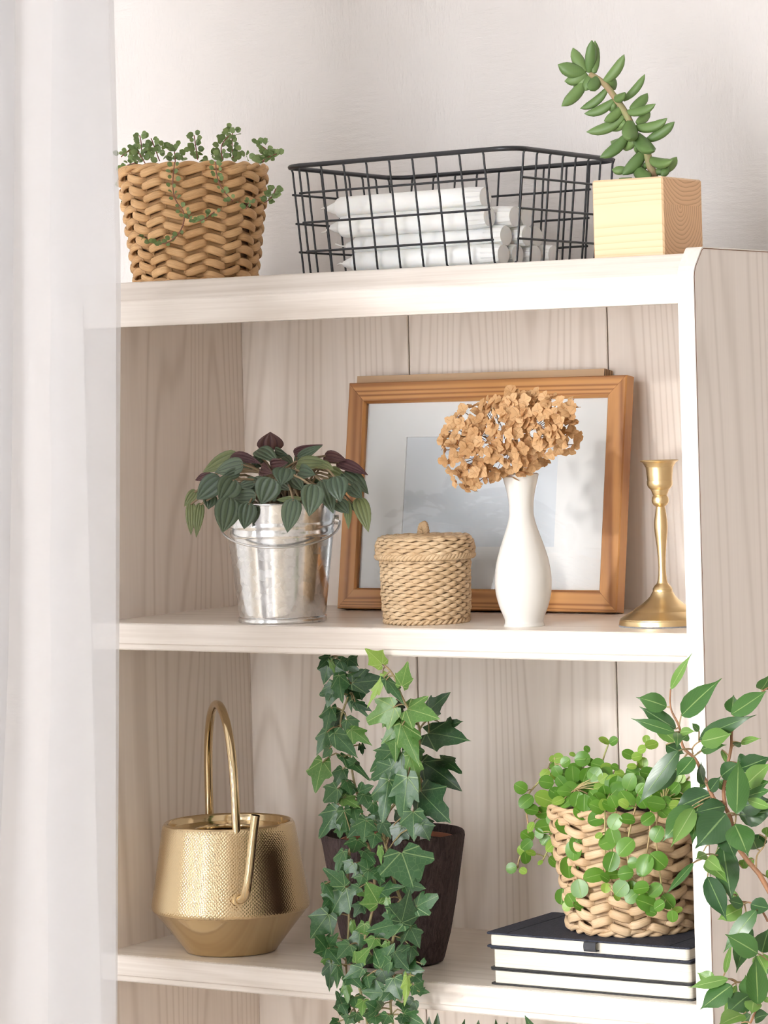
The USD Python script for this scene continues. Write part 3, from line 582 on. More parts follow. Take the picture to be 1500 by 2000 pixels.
def peperomia():
    o = thing('peperomia', 'bushy plant with dark green and purple heart-shaped leaves growing in the metal bucket', 'plant', (*C2, Z2+.1))
    soil_disc(o, C2, .0488, Z2+.1)
    K = lambda x, y, d: at(330+x*.28667, 820+y*.28667, d)
    LS = [(690, 205, 690, 82, 165, 'p', .06), (470, 240, 230, 357, 110, 'l', .05), (505, 300, 312, 358, 112, 'g', .02), (415, 258, 630, 300, 84, 'p', .04), (600, 205, 742, 295, 112, 'g', .045), (720, 215, 812, 240, 70, 'g', .06), (850, 228, 1050, 168, 60, 'p', .05), (872, 262, 1048, 175, 66, 'g', .04), (870, 300, 1090, 300, 104, 'l', .03), (690, 310, 815, 290, 74, 'p', .03), (1058, 245, 1210, 275, 80, 'p', .05), (1150, 290, 1357, 377, 84, 'p', .045),
          (1190, 355, 1360, 508, 115, 'g', .04), (1135, 385, 1168, 560, 132, 'g', .0), (1042, 410, 1120, 640, 110, 'g', .005), (985, 440, 955, 658, 142, 'g', -.02), (795, 328, 765, 446, 142, 'g', .0), (700, 398, 628, 576, 160, 'g', -.015), (590, 425, 468, 455, 90, 'g', .015), (592, 520, 428, 535, 92, 'g', .005), (440, 400, 342, 556, 155, 'g', -.005), (350, 395, 190, 542, 140, 'g', .02), (415, 530, 366, 768, 165, 'g', -.012), (545, 565, 512, 745, 120, 'g', -.005),
          (185, 480, 105, 590, 64, 'l', .04), (150, 560, 150, 787, 66, 'l', .03), (215, 565, 186, 803, 64, 'l', .025), (290, 375, 178, 412, 55, 'p', .05), (480, 350, 352, 400, 66, 'g', .02), (850, 540, 806, 770, 122, 'g', -.02), (900, 540, 728, 545, 44, 'l', -.005), (885, 350, 1000, 375, 96, 'g', .005), (1000, 310, 1125, 345, 82, 'l', .03), (1290, 532, 1360, 767, 100, 'l', .03), (1212, 550, 1224, 747, 52, 'l', .02), (1245, 560, 1292, 635, 66, 'g', .03), (1140, 555, 1225, 640, 96, 'g', .015),
          (285, 510, 268, 610, 90, 'g', .03), (760, 425, 832, 482, 76, 'g', .01), (845, 395, 915, 485, 96, 'g', .015), (625, 330, 705, 365, 84, 'p', .03), (1235, 440, 1318, 535, 96, 'g', .03), (560, 400, 600, 478, 124, 'g', .02), (1180, 450, 1262, 480, 80, 'g', .03), (455, 335, 358, 408, 58, 'g', .02), (640, 250, 560, 330, 90, 'g', .06), (930, 230, 850, 290, 80, 'g', .06), (1090, 350, 1200, 390, 84, 'l', .04), (560, 480, 470, 520, 90, 'g', .03), (930, 480, 990, 540, 100, 'g', .02), (680, 470, 720, 560, 90, 'g', .02), (330, 440, 260, 520, 80, 'g', .04), (1020, 470, 1060, 560, 90, 'g', .02), (760, 260, 850, 330, 96, 'g', .07), (480, 270, 570, 350, 96, 'g', .07)]
    for bx, by, tx, ty, w, m, d in LS:
        B, Tp = K(bx, by, d), K(tx, ty, d-rng.uniform(.0, .012)); W_ = w*.28667/2140
        N = facing((B+Tp)/2, .25, .18)
        v, f, uv = leaf_mesh(B, Tp, W_*1.12, N, 'heart', rng.uniform(.03, .10), rng.uniform(-.05, .22), q=5)
        lf = part(o, 'leaf', (v, f), {'g': pepg, 'l': pepl, 'p': pepp}[m], True, uv)
        root = np.array([C2[0]+rng.uniform(-.02, .02), C2[1]+rng.uniform(-.015, .02), Z2+.1])
        pk = (B+root)/2+np.array([0, 0, .012+.3*abs(B[0]-C2[0])*.4])
        if by < 580: tb(lf, 'stalk', spline([root, pk, B-nrm(Tp-B)*-.002], 7), .0011, petm, 5)
    for k in range(26):
        a = rng.uniform(0, 6.28); r = rng.uniform(.01, .045); B = np.array([C2[0]+r*math.cos(a), C2[1]+r*math.sin(a)+.012, Z2+.106+rng.uniform(0, .022)]); Tp = B+nrm([math.cos(a), math.sin(a), rng.uniform(-.3, .4)])*rng.uniform(.018, .03)
        v, f, uv = leaf_mesh(B, Tp, .02, np.array([0, 0, 1])+rng.normal(0, .25, 3), 'heart', .08, .1)
        lf = part(o, 'leaf', (v, f), pepg, True, uv); tb(lf, 'stalk', [B, np.array([C2[0]+r*.3*math.cos(a), C2[1]+r*.3*math.sin(a), Z2+.099])], .001, petm, 5)
peperomia()

# picture frame leaning on a plywood board
amber_h = wood('frame_rail_wood', 'x', (.66, .33, .115), (.34, .125, .035), yk=.04, pw=2., contour=(16., .35, 420.), fine=(300., 6.), k=(.85, .15), rough=.35)
amber_v = wood('frame_stile_wood', 'z', (.64, .31, .105), (.32, .12, .034), yk=.04, pw=2., contour=(16., .3, 420.), fine=(300., 6.), k=(.85, .15), rough=.35)
FX0, FX1, FH, LEAN = .1485, .4515, .2178, math.atan2(.032, .2155)
FO = np.array([0, .190, Z2+.0022]); FZ = np.array([0, math.sin(LEAN), math.cos(LEAN)]); FY = np.array([0, math.cos(LEAN), -math.sin(LEAN)])
def lean(m):
    v, f = (np.asarray(m.vertices), np.asarray(m.faces)) if hasattr(m, 'vertices') else m
    return FO+v[:, :1]*np.array([1., 0, 0])+v[:, 1:2]*FY+v[:, 2:]*FZ, f
pf = thing('picture_frame', 'amber wooden picture frame with white mat and glass, leaning against the back of the bookcase', 'picture frame', ((FX0+FX1)/2, .2, Z2))
fw_, ft = .0200, .0145
def rail(p, q, inner):   # mitred moulding, outline p..q outside, inner edge list
    pts = np.array([*p, *q, *inner], float)   # 4 (x, z) corners: outer a, outer b, inner b, inner a
    a, b, c, d = pts
    o1 = .0012
    def ins(t, dy): return [(np.array([*(x+(y-x)*t)]), dy) for x, y in ((a, d), (b, c))]
    prof = [(0, .0), (0, ft), (1, ft), (1, .0035), (.93, .0012), (.80, .0), (.06, .0)]
    prof = [(0, .0012), (0, ft), (1, ft), (1, .003), (.9, .0), (.05, .0)]
    V = []
    for (s, e) in ((a, d), (b, c)):
        for t, dy in prof: V.append([*(s+(e-s)*t)[[0]], dy, (s+(e-s)*t)[1]])
    n = len(prof); F = []
    for i in range(n):
        j = (i+1) % n; F += [[i, j, n+j], [i, n+j, n+i]]
    for i in range(1, n-1): F += [[0, i+1, i], [n, n+i, n+i+1]]
    m = trimesh.Trimesh(np.array(V), np.array(F), process=False); trimesh.repair.fix_normals(m); return m
g_ = .00012
x0, x1, i0, i1, zt, ib, it = FX0, FX1, FX0+fw_, FX1-fw_, FH, fw_, FH-fw_
part(pf, 'top_rail', lean(rail([(x0+g_, zt)], [(x1-g_, zt)], [(i1-g_, it), (i0+g_, it)])), amber_h, False)
part(pf, 'bottom_rail', lean(rail([(x0+g_, 0)], [(x1-g_, 0)], [(i1-g_, ib), (i0+g_, ib)])), amber_h, False)
part(pf, 'stile', lean(rail([(x0, g_)], [(x0, zt-g_)], [(i0, it-g_), (i0, ib+g_)])), amber_v, False)
part(pf, 'stile', lean(rail([(x1, g_)], [(x1, zt-g_)], [(i1, it-g_), (i1, ib+g_)])), amber_v, False)
mx0, mx1, mz0, mz1 = .2135, .3800, fw_+.0400, FH-fw_-.0330
matc = plain('mat_board', (.88, .875, .86), .75)
import shapely
mat_ = trimesh.creation.extrude_polygon(shapely.box(i0-.002, ib-.002, i1+.002, it+.002).difference(shapely.box(mx0, mz0, mx1, mz1)), .0016, engine='earcut')
v = np.array(mat_.vertices); part(pf, 'mat', lean((np.stack([v[:, 0], v[:, 2]+.0062, v[:, 1]], 1), mat_.faces)), matc, False)
part(pf, 'print', lean(box(mx0-.003, mx1+.003, .0079, .0084, mz0-.003, mz1+.003)), plain('print_paper', (.74, .77, .80), .7), False, label='blank pale blue-grey print')
part(pf, 'backing', lean(box(i0-.002, i1+.002, .0086, .0115, ib-.002, it+.002)), plain('backing', (.30, .22, .15), .8), False)
glass = M('frame_glass', {'f': ('fresnel', {'IOR': 1.5}), 't': ('transparent_bsdf', {}), 'g': ('glossy_bsdf', {'roughness': .02, 'color': (1., 1., 1.)}), 'm': ('mix_closure', {})}, [('f.fac', 'm.fac'), ('t.BSDF', 'm.closure1'), ('g.BSDF', 'm.closure2')], 'm.closure')
part(pf, 'glass', lean(box(i0-.001, i1+.001, .0042, .0058, ib-.001, it+.001)), glass, False)
plyf = wood('plywood_face', 'x', (.66, .46, .28), (.50, .31, .17), contour=(20., 2., 20.), k=(.3, .3)); plye = M('plywood_end', {'g': ('geometry', {}), 'w': ('wave_texture', {'bands_direction': 'y', 'scale': 95., 'distortion': .6}), 'r': ('rgb_ramp', {'ramp': [(.3, (.17, .09, .045)), (.7, (.52, .34, .19))]}), 'p': ('principled_bsdf', {'roughness': .7})}, [('g.position', 'w.vector'), ('w.fac', 'r.fac'), ('r.color', 'p.base_color')], 'p.BSDF')
py = thing('plywood_board', 'thin plywood board leaning on the back panel just behind the picture frame', 'board', (.29, .22, Z2))
PX0, PX1 = .1475, .4195
part(py, 'face', lean(box(PX0, PX1, ft+.0012, ft+.0165, .0005, FH+.0088)), plyf, False)
part(py, 'end_grain', lean(box(PX1, PX1+.0006, ft+.0012, ft+.0165, .0005, FH+.0088)), plye, False)

# lidded seagrass basket
sea = fibre('seagrass', (.86, .68, .46), (.58, .40, .23), lines=1700.)
C3 = np.array([.3238, .0690])
sg = thing('seagrass_box', 'small round lidded seagrass basket with a knotted loop, in front of the picture frame', 'basket', (*C3, Z2))
bo = sg
z1s = Z2+.0590
R3 = lambda z: np.interp(z-Z2, [0, .004, .012, .06], [.0355, .0378, .0390, .0402])
part(bo, 'lining', lathe([(0, Z2+.0015), (.0355, Z2+.0015), (.0385, z1s), (.036, z1s), (.034, Z2+.004), (0, Z2+.004)], (*C3, 0), 36), liner)
def coil(parent, name, z, r, pitch, cols, i, r_, dr=.0, mat=sea):
    n = cols*7; a = np.arange(n)/n*2*np.pi; q = r_.normal(0, 1, cols); jit = np.interp(a, np.linspace(0, 2*np.pi, cols+1), np.r_[q, q[:1]])
    ph_ = cols/2*a+i*np.pi; cs = np.cos(ph_); bulge = np.sign(cs)*np.abs(cs)**.75
    rad = r+.0010*bulge+.0002*jit; zz = z+.0004*np.sin(ph_)+.00012*jit
    P = np.stack([C3[0]+rad*np.cos(a), C3[1]+rad*np.sin(a), zz], 1); hh = pitch*.60*(.92+.28*cs+.08*jit)
    v, f, uv = tube(P, hh, 6, closed=True, ref=np.stack([np.cos(a), np.sin(a), np.full(n, dr)], 1), flat=.0011/hh)
    part(parent, name, (v, f), mat, smooth=True, uv=uv)
r3 = np.random.default_rng(5)
rows = 17; pz = .0560/rows
for i in range(rows): coil(bo, 'woven_strand', Z2+.0016+pz*(i+.5), R3(Z2+pz*(i+.5))-.0004, pz, 36, i, r3)
rope(bo, 'base_braid', C3, .0368, Z2+.0021, .0022, 22, 2, sea)
ld = part(sg, 'lid', lathe([(0, z1s+.0185), (.034, z1s+.0180), (.0405, z1s+.0150), (.0420, z1s+.010), (.0418, z1s-.001), (.0405, z1s-.001), (.040, z1s+.012), (.033, z1s+.0165), (0, z1s+.0165)], (*C3, 0), 40), liner)
for i in range(5): coil(ld, 'woven_strand', z1s+.0035+.0031*i+.0008, [.0432, .0434, .0432, .0425, .0408][i], .0032, 38, i, r3, [0, 0, .1, .3, .7][i])
for i in range(10): coil(ld, 'woven_strand', z1s+.0186+.0001*i, .0375-.0036*i, .0034, max(8, int(36-3*i)//2*2), i, r3, 6.)
rope(ld, 'edge_braid', C3, .0428, z1s+.0012, .0026, 24, 3, sea, flat=.8)
kp = np.array([C3[0]-.0005, C3[1], z1s+.0185])
for k in range(3):
    t_ = np.linspace(0, np.pi, 40); P = kp+np.stack([.0042*np.cos(t_)*.75, -.001+.0008*np.sin(9*t_+k*2.09), .0125*np.sin(t_)*(1+.06*np.cos(9*t_+k*2.09))-.001], 1)+np.outer(.0016*np.sin(9*t_+k*2.09+1.5), RT)
    tb(ld, 'knob_loop', P, .0017, fibre('knot', (.74, .54, .33), (.45, .29, .15)) if k == 0 else '/World/Looks/knot', 6)

# white vase with dried hydrangea
C4 = np.array([.4363, .0484])
va = thing('vase', 'slender white glazed ceramic vase holding dried flowers', 'vase', (*C4, Z2))
KV = .28/2237
VP = [(742, 128), (748, 127), (800, 115), (860, 100), (910, 91), (960, 86), (1010, 85), (1070, 95), (1150, 120), (1250, 155), (1350, 183), (1430, 195), (1490, 199), (1560, 195), (1640, 178), (1700, 157), (1745, 139), (1765, 134), (1775, 134), (1786, 139), (1797, 143), (1801, 142)]
vp = np.array(VP, float); zz = Z2+(1801-vp[:, 0])*KV; rr = vp[:, 1]*KV
t = np.arange(len(rr)); from scipy.interpolate import PchipInterpolator
tf = np.linspace(0, len(rr)-1, 90); zf, rf = PchipInterpolator(t, zz)(tf), PchipInterpolator(t, rr)(tf)
outer = list(zip(rf, zf)); inner_ = [(max(r-.0028, .004), z) for r, z in outer if Z2+.02 < z]
part(va, 'body', lathe([(0, Z2+.001)]+outer[::-1]+[(rf[0]-.0013, zf[0]+.0008)]+inner_+[(0, inner_[-1][1])], (*C4, 0), 72), plain('white_glaze', (.70, .685, .65), .22, coat=.3), 40)
petal = leafmat('dried_petal', (.50, .29, .13), (.68, .46, .25), (.38, .2, .09), 'mid', .6, .28, .25, (1.2, 1.0, .75))
dstem = plain('dried_stem', (.20, .12, .06), .8)
def hydrangea():
    top = np.array([*C4, zf[0]])
    o = thing('dried_hydrangea', 'dried golden-brown hydrangea flower head in the white vase', 'flower', top)
    K = lambda x, y, d: at(820+x*.28, 720+y*.28, d)
    tb(o, 'stem', spline([np.array([C4[0]+.003, C4[1], Z2+.05]), top+np.array([-.002, 0, -.02]), top+np.array([-.002, -.002, .012]), K(650, 560, .04)], 14), .0022, dstem, 6)
    poly = shapely.Polygon([(110, 530), (140, 440), (235, 300), (330, 225), (450, 195), (560, 170), (620, 120), (740, 125), (860, 140), (970, 165), (1100, 205), (1105, 420), (1155, 490), (1120, 580), (1040, 610), (955, 600), (900, 670), (800, 770), (700, 770), (630, 840), (585, 770), (450, 800), (400, 850), (310, 880), (190, 780), (140, 650)])
    hub = K(620, 560, .045); n = 0; pts = []
    def depth(x, y):
        h = 0
        for cx, cy, rx, ry in ((370, 560, 290, 330), (640, 420, 300, 340), (930, 380, 260, 270)):
            q = 1-((x-cx)/rx)**2-((y-cy)/ry)**2; h = max(h, math.sqrt(max(q, 0)))
        return h
    for cx, cy, r_, k in ((370, 560, 0, 3), (640, 420, 0, 3), (930, 380, 0, 3)):
        tb(o, 'branch', spline([K(650, 600, .042), (K(650, 600, .042)+K(cx, cy, .03))/2+np.array([0, .005, 0]), K(cx, cy, .028)], 8), .0012, dstem, 5)
    tries = 0
    while n < 235 and tries < 6000:
        tries += 1
        x, y = rng.uniform(100, 1160), rng.uniform(110, 890)
        back = n > 185
        if not poly.buffer(-32 if not back else -60).contains(shapely.Point(x, y)): continue
        if any((x-a)**2+(y-b)**2 < (46 if not back else 40)**2 and bb == back for a, b, bb in pts): 
            if tries < 5000: continue
        pts.append((x, y, back))
        h = depth(x, y); d = .045-.045*h+rng.uniform(-.004, .006) if not back else .05+.02*h
        P = K(x, y, d); e = .03; gx_, gy_ = (depth(x+8, y)-depth(x-8, y))/16., (depth(x, y+8)-depth(x, y-8))/16.
        Nn = nrm(np.array([0, -1., .15])*.8-RT*gx_*190-UP*(-gy_)*190*1.0+rng.normal(0, .38, 3))
        if back: Nn = nrm(-Nn*.2+rng.normal(0, .6, 3))
        A = nrm(np.cross(Nn, [rng.normal(), rng.normal(), rng.normal()])); Bv = np.cross(Nn, A)
        Vs, Fs, UVs, c = [], [], [], 0; S = rng.uniform(.0056, .0080)
        for k in range(4):
            an = k*np.pi/2+rng.normal(0, .12); dirv = A*math.cos(an)+Bv*math.sin(an)
            v, f, uv = leaf_mesh(P, P+nrm(dirv+Nn*rng.uniform(-.1, .55))*S*rng.uniform(.85, 1.15), S*rng.uniform(.85, 1.1), Nn-dirv*.3, 'round', rng.uniform(-.1, .15), rng.uniform(0, .5), q=3, rows=5, wave=.03)
            Vs.append(v); Fs.append(f+c); UVs.append(uv); c += len(v)
        part(o, 'floret', (np.vstack(Vs), np.vstack(Fs)), petal, True, np.vstack(UVs)); n += 1
        if n % 2 == 0 and not back: tb(o, 'flower_stalk', [P, P+(hub-P)*.45+rng.normal(0, .002, 3)], .00035, dstem, 4, caps=False)
hydrangea()

# brass candlestick
brass = plain('old_brass', (.84, .66, .38), .32, 1., col2=(.78, .59, .32), vscale=40., bump=(300., .05, .0005))
C5 = np.array([.5562, .0800]); KC = .2/2268
cs_ = thing('candlestick', 'turned old brass candlestick standing at the right end of the middle shelf', 'candlestick', (*C5, Z2))
prf = [(207, 190), (211, 189), (218, 180), (232, 160), (250, 147), (270, 140), (272, 136), (300, 131), (340, 128), (403, 121), (405, 125), (425, 126), (445, 125), (468, 115), (490, 94), (493, 88), (497, 88), (520, 80), (545, 70), (549, 66), (556, 72), (575, 81), (600, 84), (625, 78), (645, 62), (657, 46), (660, 43), (700, 50), (750, 57), (800, 64), (850, 66), (900, 64), (950, 58), (1020, 50), (1100, 43), (1180, 38), (1250, 36), (1320, 39), (1380, 46), (1405, 54), (1412, 58), (1430, 76), (1450, 90), (1465, 97), (1468, 95), (1490, 98), (1493, 103), (1500, 106), (1530, 122), (1560, 148), (1600, 195), (1625, 228), (1645, 268), (1668, 292), (1676, 300), (1680, 312), (1700, 345), (1722, 385), (1740, 412), (1746, 420), (1752, 420), (1760, 426), (1790, 432), (1806, 432)]
pr_ = np.array(prf, float); zz = Z2+.0012+(1806-pr_[:, 0])*KC; rr = pr_[:, 1]*KC
ib_ = int(np.argmax(pr_[:, 0] >= 1493)); ic_ = int(np.argmax(pr_[:, 0] >= 549))
part(cs_, 'cup', lathe([(0, zz[0]-.020), (.0100, zz[0]-.020), (.0105, zz[0]-.008), (rr[0]-.001, zz[0]+.0003)]+list(zip(rr[:ic_], zz[:ic_]))+[(0, zz[ic_-1])], (*C5, 0), 64), brass, 25)
part(cs_, 'stem', lathe([(0, zz[ic_-1])]+list(zip(rr[ic_-1:ib_], zz[ic_-1:ib_]))+[(0, zz[ib_-1])], (*C5, 0), 64), brass, 25)
part(cs_, 'foot', lathe([(0, zz[ib_-1])]+list(zip(rr[ib_-1:], zz[ib_-1:]))+[(0, zz[-1])], (*C5, 0), 80), brass, 25)
part(cs_, 'felt_pad', lathe([(0, Z2), (rr[-1]*1.01, Z2), (rr[-1]*1.01, Z2+.0012), (0, Z2+.0012)], (*C5, 0), 60), plain('grey_felt', (.22, .22, .23), .95, bump=(900., .6, .001)), 30)

# ------------------------------------------------------------------ lower shelf
def goldmat(name, rough, hammered):
    n = {'p': ('principled_bsdf', {'base_color': (.66, .52, .32), 'metallic': 1., 'roughness': rough})}; l = []
    if hammered:
        n['uv'] = ('uvmap', {'attribute': 'st'}); n['m'] = ('mapping', {'scale': (1.15, 1.15, 0.), 'rotation': (0., 0., .72)}); n['v'] = ('voronoi_texture', {'scale': 1., 'randomness': .25, 'dimensions': '2D'}); n['b'] = ('bump', {'strength': .35, 'distance': .0005})
        n['r'] = ('map_range', {'from_min': .1, 'from_max': .55, 'clamp': True})
        l = [('uv.UV', 'm.vector'), ('m.vector', 'v.vector'), ('v.distance', 'r.value'), ('r.result', 'b.height'), ('b.normal', 'p.normal')]
    return M(name, n, l, 'p.BSDF')
gold, goldh = goldmat('brushed_gold', .12, False), goldmat('hammered_gold', .20, True)
C6 = np.array([.1035, .0650])
wc = thing('watering_can', 'gold metal watering can with a hammered body, slim spout and tall arched handle', 'watering can', (*C6, Z3))
def lathe_uv(prof, c, n, du, dv):
    v, f = lathe(prof, c, n); k = len(prof); s = np.r_[0, np.cumsum(np.linalg.norm(np.diff(np.asarray(prof, float), axis=0), axis=1))]
    return v, f, np.stack([np.repeat(np.minimum(np.arange(n), n-np.arange(n)), k)/n*du, np.tile(s, n)*dv], 1)
z0 = Z3
low = [(0, z0), (.0405, z0), (.0423, z0+.0008), (.0436, z0+.0028), (.0590, z0+.0225), (.0712, z0+.0378), (.0726, z0+.0392)]
part(wc, 'lower_body', lathe(low, (*C6, 0), 96), gold, 30)
up = [(.0726, z0+.0392), (.0734, z0+.0402), (.0738, z0+.0418), (.0738, z0+.0440), (.0734, z0+.0460), (.0698, z0+.067), (.0655, z0+.094), (.0624, z0+.1135), (.0618, z0+.1165), (.0608, z0+.1185)]
v, f, uv = lathe_uv(up, (*C6, 0), 128, 170., 370.); part(wc, 'hammered_body', (v, f), goldh, True, uv)
part(wc, 'rim', lathe([(.0608, z0+.1185), (.0602, z0+.1196), (.0590, z0+.1202), (.0576, z0+.1198), (.0566, z0+.1185), (.0560, z0+.1150), (.0556, z0+.1135)], (*C6, 0), 96), gold, 40)
part(wc, 'top_plate', lathe([(.0558, z0+.1135), (.0300, z0+.1133), (.0285, z0+.1128), (.0280, z0+.1115), (.0280, z0+.108)], (*C6+np.array([-.004, .002]), 0), 72), gold, 40)
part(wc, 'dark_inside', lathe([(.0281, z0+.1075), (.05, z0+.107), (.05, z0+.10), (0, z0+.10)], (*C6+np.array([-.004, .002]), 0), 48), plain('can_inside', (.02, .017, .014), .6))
K6 = lambda x, y, d: at(230+x*.28966, 1320+y*.28966, d)
fn, ff = K6(798, 985, C6[1]-.043), K6(618, 890, C6[1]+.050)
fn[2] = ff[2] = z0+.1133
apex = z0+.2285
hp = []
for a in np.linspace(0, 1, 48):
    th = math.pi*a; base = fn+(ff-fn)*(.5-.5*math.cos(th)); hgt = math.sin(th)**.62
    hp.append([base[0]-.002*math.sin(th), base[1], z0+.1133+(apex-z0-.1133)*hgt])
hp = np.array(hp); d_ = np.r_[0, np.cumsum(np.linalg.norm(np.diff(hp, axis=0), axis=1))]; hp = np.stack([np.interp(np.linspace(0, d_[-1], 120), d_, hp[:, k]) for k in range(3)], 1)
for _ in range(14): hp[1:-1] = (hp[:-2]+2*hp[1:-1]+hp[2:])/4
tb(wc, 'handle', hp, .0041, gold, 16)
yf_ = C6[1]-.066
sp_ = [K6(805, 1512, yf_+.004), K6(822, 1512, yf_-.004), K6(852, 1495, yf_-.0085), K6(868, 1450, yf_-.0105), K6(880, 1380, yf_-.0105), K6(905, 1160, yf_-.0085), K6(930, 940, yf_-.007)]
spl = spline(sp_, 40); v, f, uv = tube(spl, .0040, 16, caps=False); v2, f2, uv2 = tube(spl[-6:], .0034, 16, caps=False)
part(wc, 'spout', join((v, f), (v2, f2[:, ::-1])), gold, True)
part(wc, 'spout_collar', tube(np.array([sp_[0], sp_[1]]), .0052, 16)[:2], gold, 30)

# dark bark-textured pot with ivy
C7 = np.array([.2775, .0760])
bark = M('bark_pot', {'g': ('geometry', {}), 'm': ('mapping', {'scale': (260., 260., 75.)}), 't': ('noise_texture', {'scale': 1., 'detail': 4., 'distortion': 1.2}), 'r': ('rgb_ramp', {'ramp': [(.3, (.035, .022, .022)), (.7, (.085, .058, .058))]}), 'b': ('bump', {'strength': .9, 'distance': .003}), 'p': ('principled_bsdf', {'roughness': .8, 'specular_ior_level': .25})},
         [('g.position', 'm.vector'), ('m.vector', 't.vector'), ('t.fac', 'r.fac'), ('r.color', 'p.base_color'), ('t.fac', 'b.height'), ('b.normal', 'p.normal')], 'p.BSDF')
dp = thing('bark_pot', 'dark brown bark-textured plant pot holding the ivy', 'pot', (*C7, Z3))
HP = .1175
pot = [(0, z0), (.0400, z0), (.0432, z0+.0012), (.0445, z0+.004), (.0500, z0+.025), (.0555, z0+.052), (.0600, z0+.080), (.0640, z0+.106), (.0652, z0+.1130), (.0650, z0+.1160), (.0640, z0+.1175), (.0622, z0+.1175), (.0610, z0+.1160), (.0600, z0+.1100), (.0520, z0+.06), (.04, z0+.006), (0, z0+.006)]
v, f = lathe(pot, (*C7, 0), 120); nn = meshkit.fbm(v*np.array([160, 160, 60]), 3, 4); rdir = v-np.array([*C7, 0]); rdir[:, 2] = 0; rdir /= np.maximum(np.linalg.norm(rdir, axis=1, keepdims=True), 1e-9)
part(dp, 'outer_pot', (v+rdir*((nn-.5)*.0012)[:, None], f), bark, 40)
C7b = C7+np.array([.004, .001])
part(dp, 'terracotta_liner', lathe([(0, z0+.0065), (.034, z0+.0065), (.0515, z0+.1085), (.0520, z0+.1115), (.0500, z0+.1115), (.0485, z0+.1085), (.034, z0+.012), (0, z0+.012)], (*C7b, 0), 60), plain('terracotta', (.34, .13, .075), .8, var=.12), 40, label='terracotta inner pot')
lb = thing('plant_label', 'white plastic plant label stuck in the bark-textured ivy pot', 'plant label', (*at(829, 1612, .085)[:2], z0+.10))
q_ = at(829, 1592, .088); part(lb, 'tag', box(q_[0]-.0055, q_[0]+.0055, .0875, .0883, z0+.095, q_[2]+.004, .0003), plain('white_plastic', (.86, .86, .84), .4), False)
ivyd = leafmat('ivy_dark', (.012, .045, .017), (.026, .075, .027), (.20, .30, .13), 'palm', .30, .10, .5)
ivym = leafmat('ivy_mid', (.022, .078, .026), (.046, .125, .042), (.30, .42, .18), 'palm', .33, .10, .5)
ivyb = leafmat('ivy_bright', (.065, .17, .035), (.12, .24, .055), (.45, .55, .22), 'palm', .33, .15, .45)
ivyy = leafmat('ivy_young', (.22, .36, .07), (.32, .46, .11), (.52, .62, .28), 'palm', .4, .22, .4)
istem = plain('ivy_stem', (.26, .17, .09), .6, col2=(.30, .28, .12), vscale=50.)
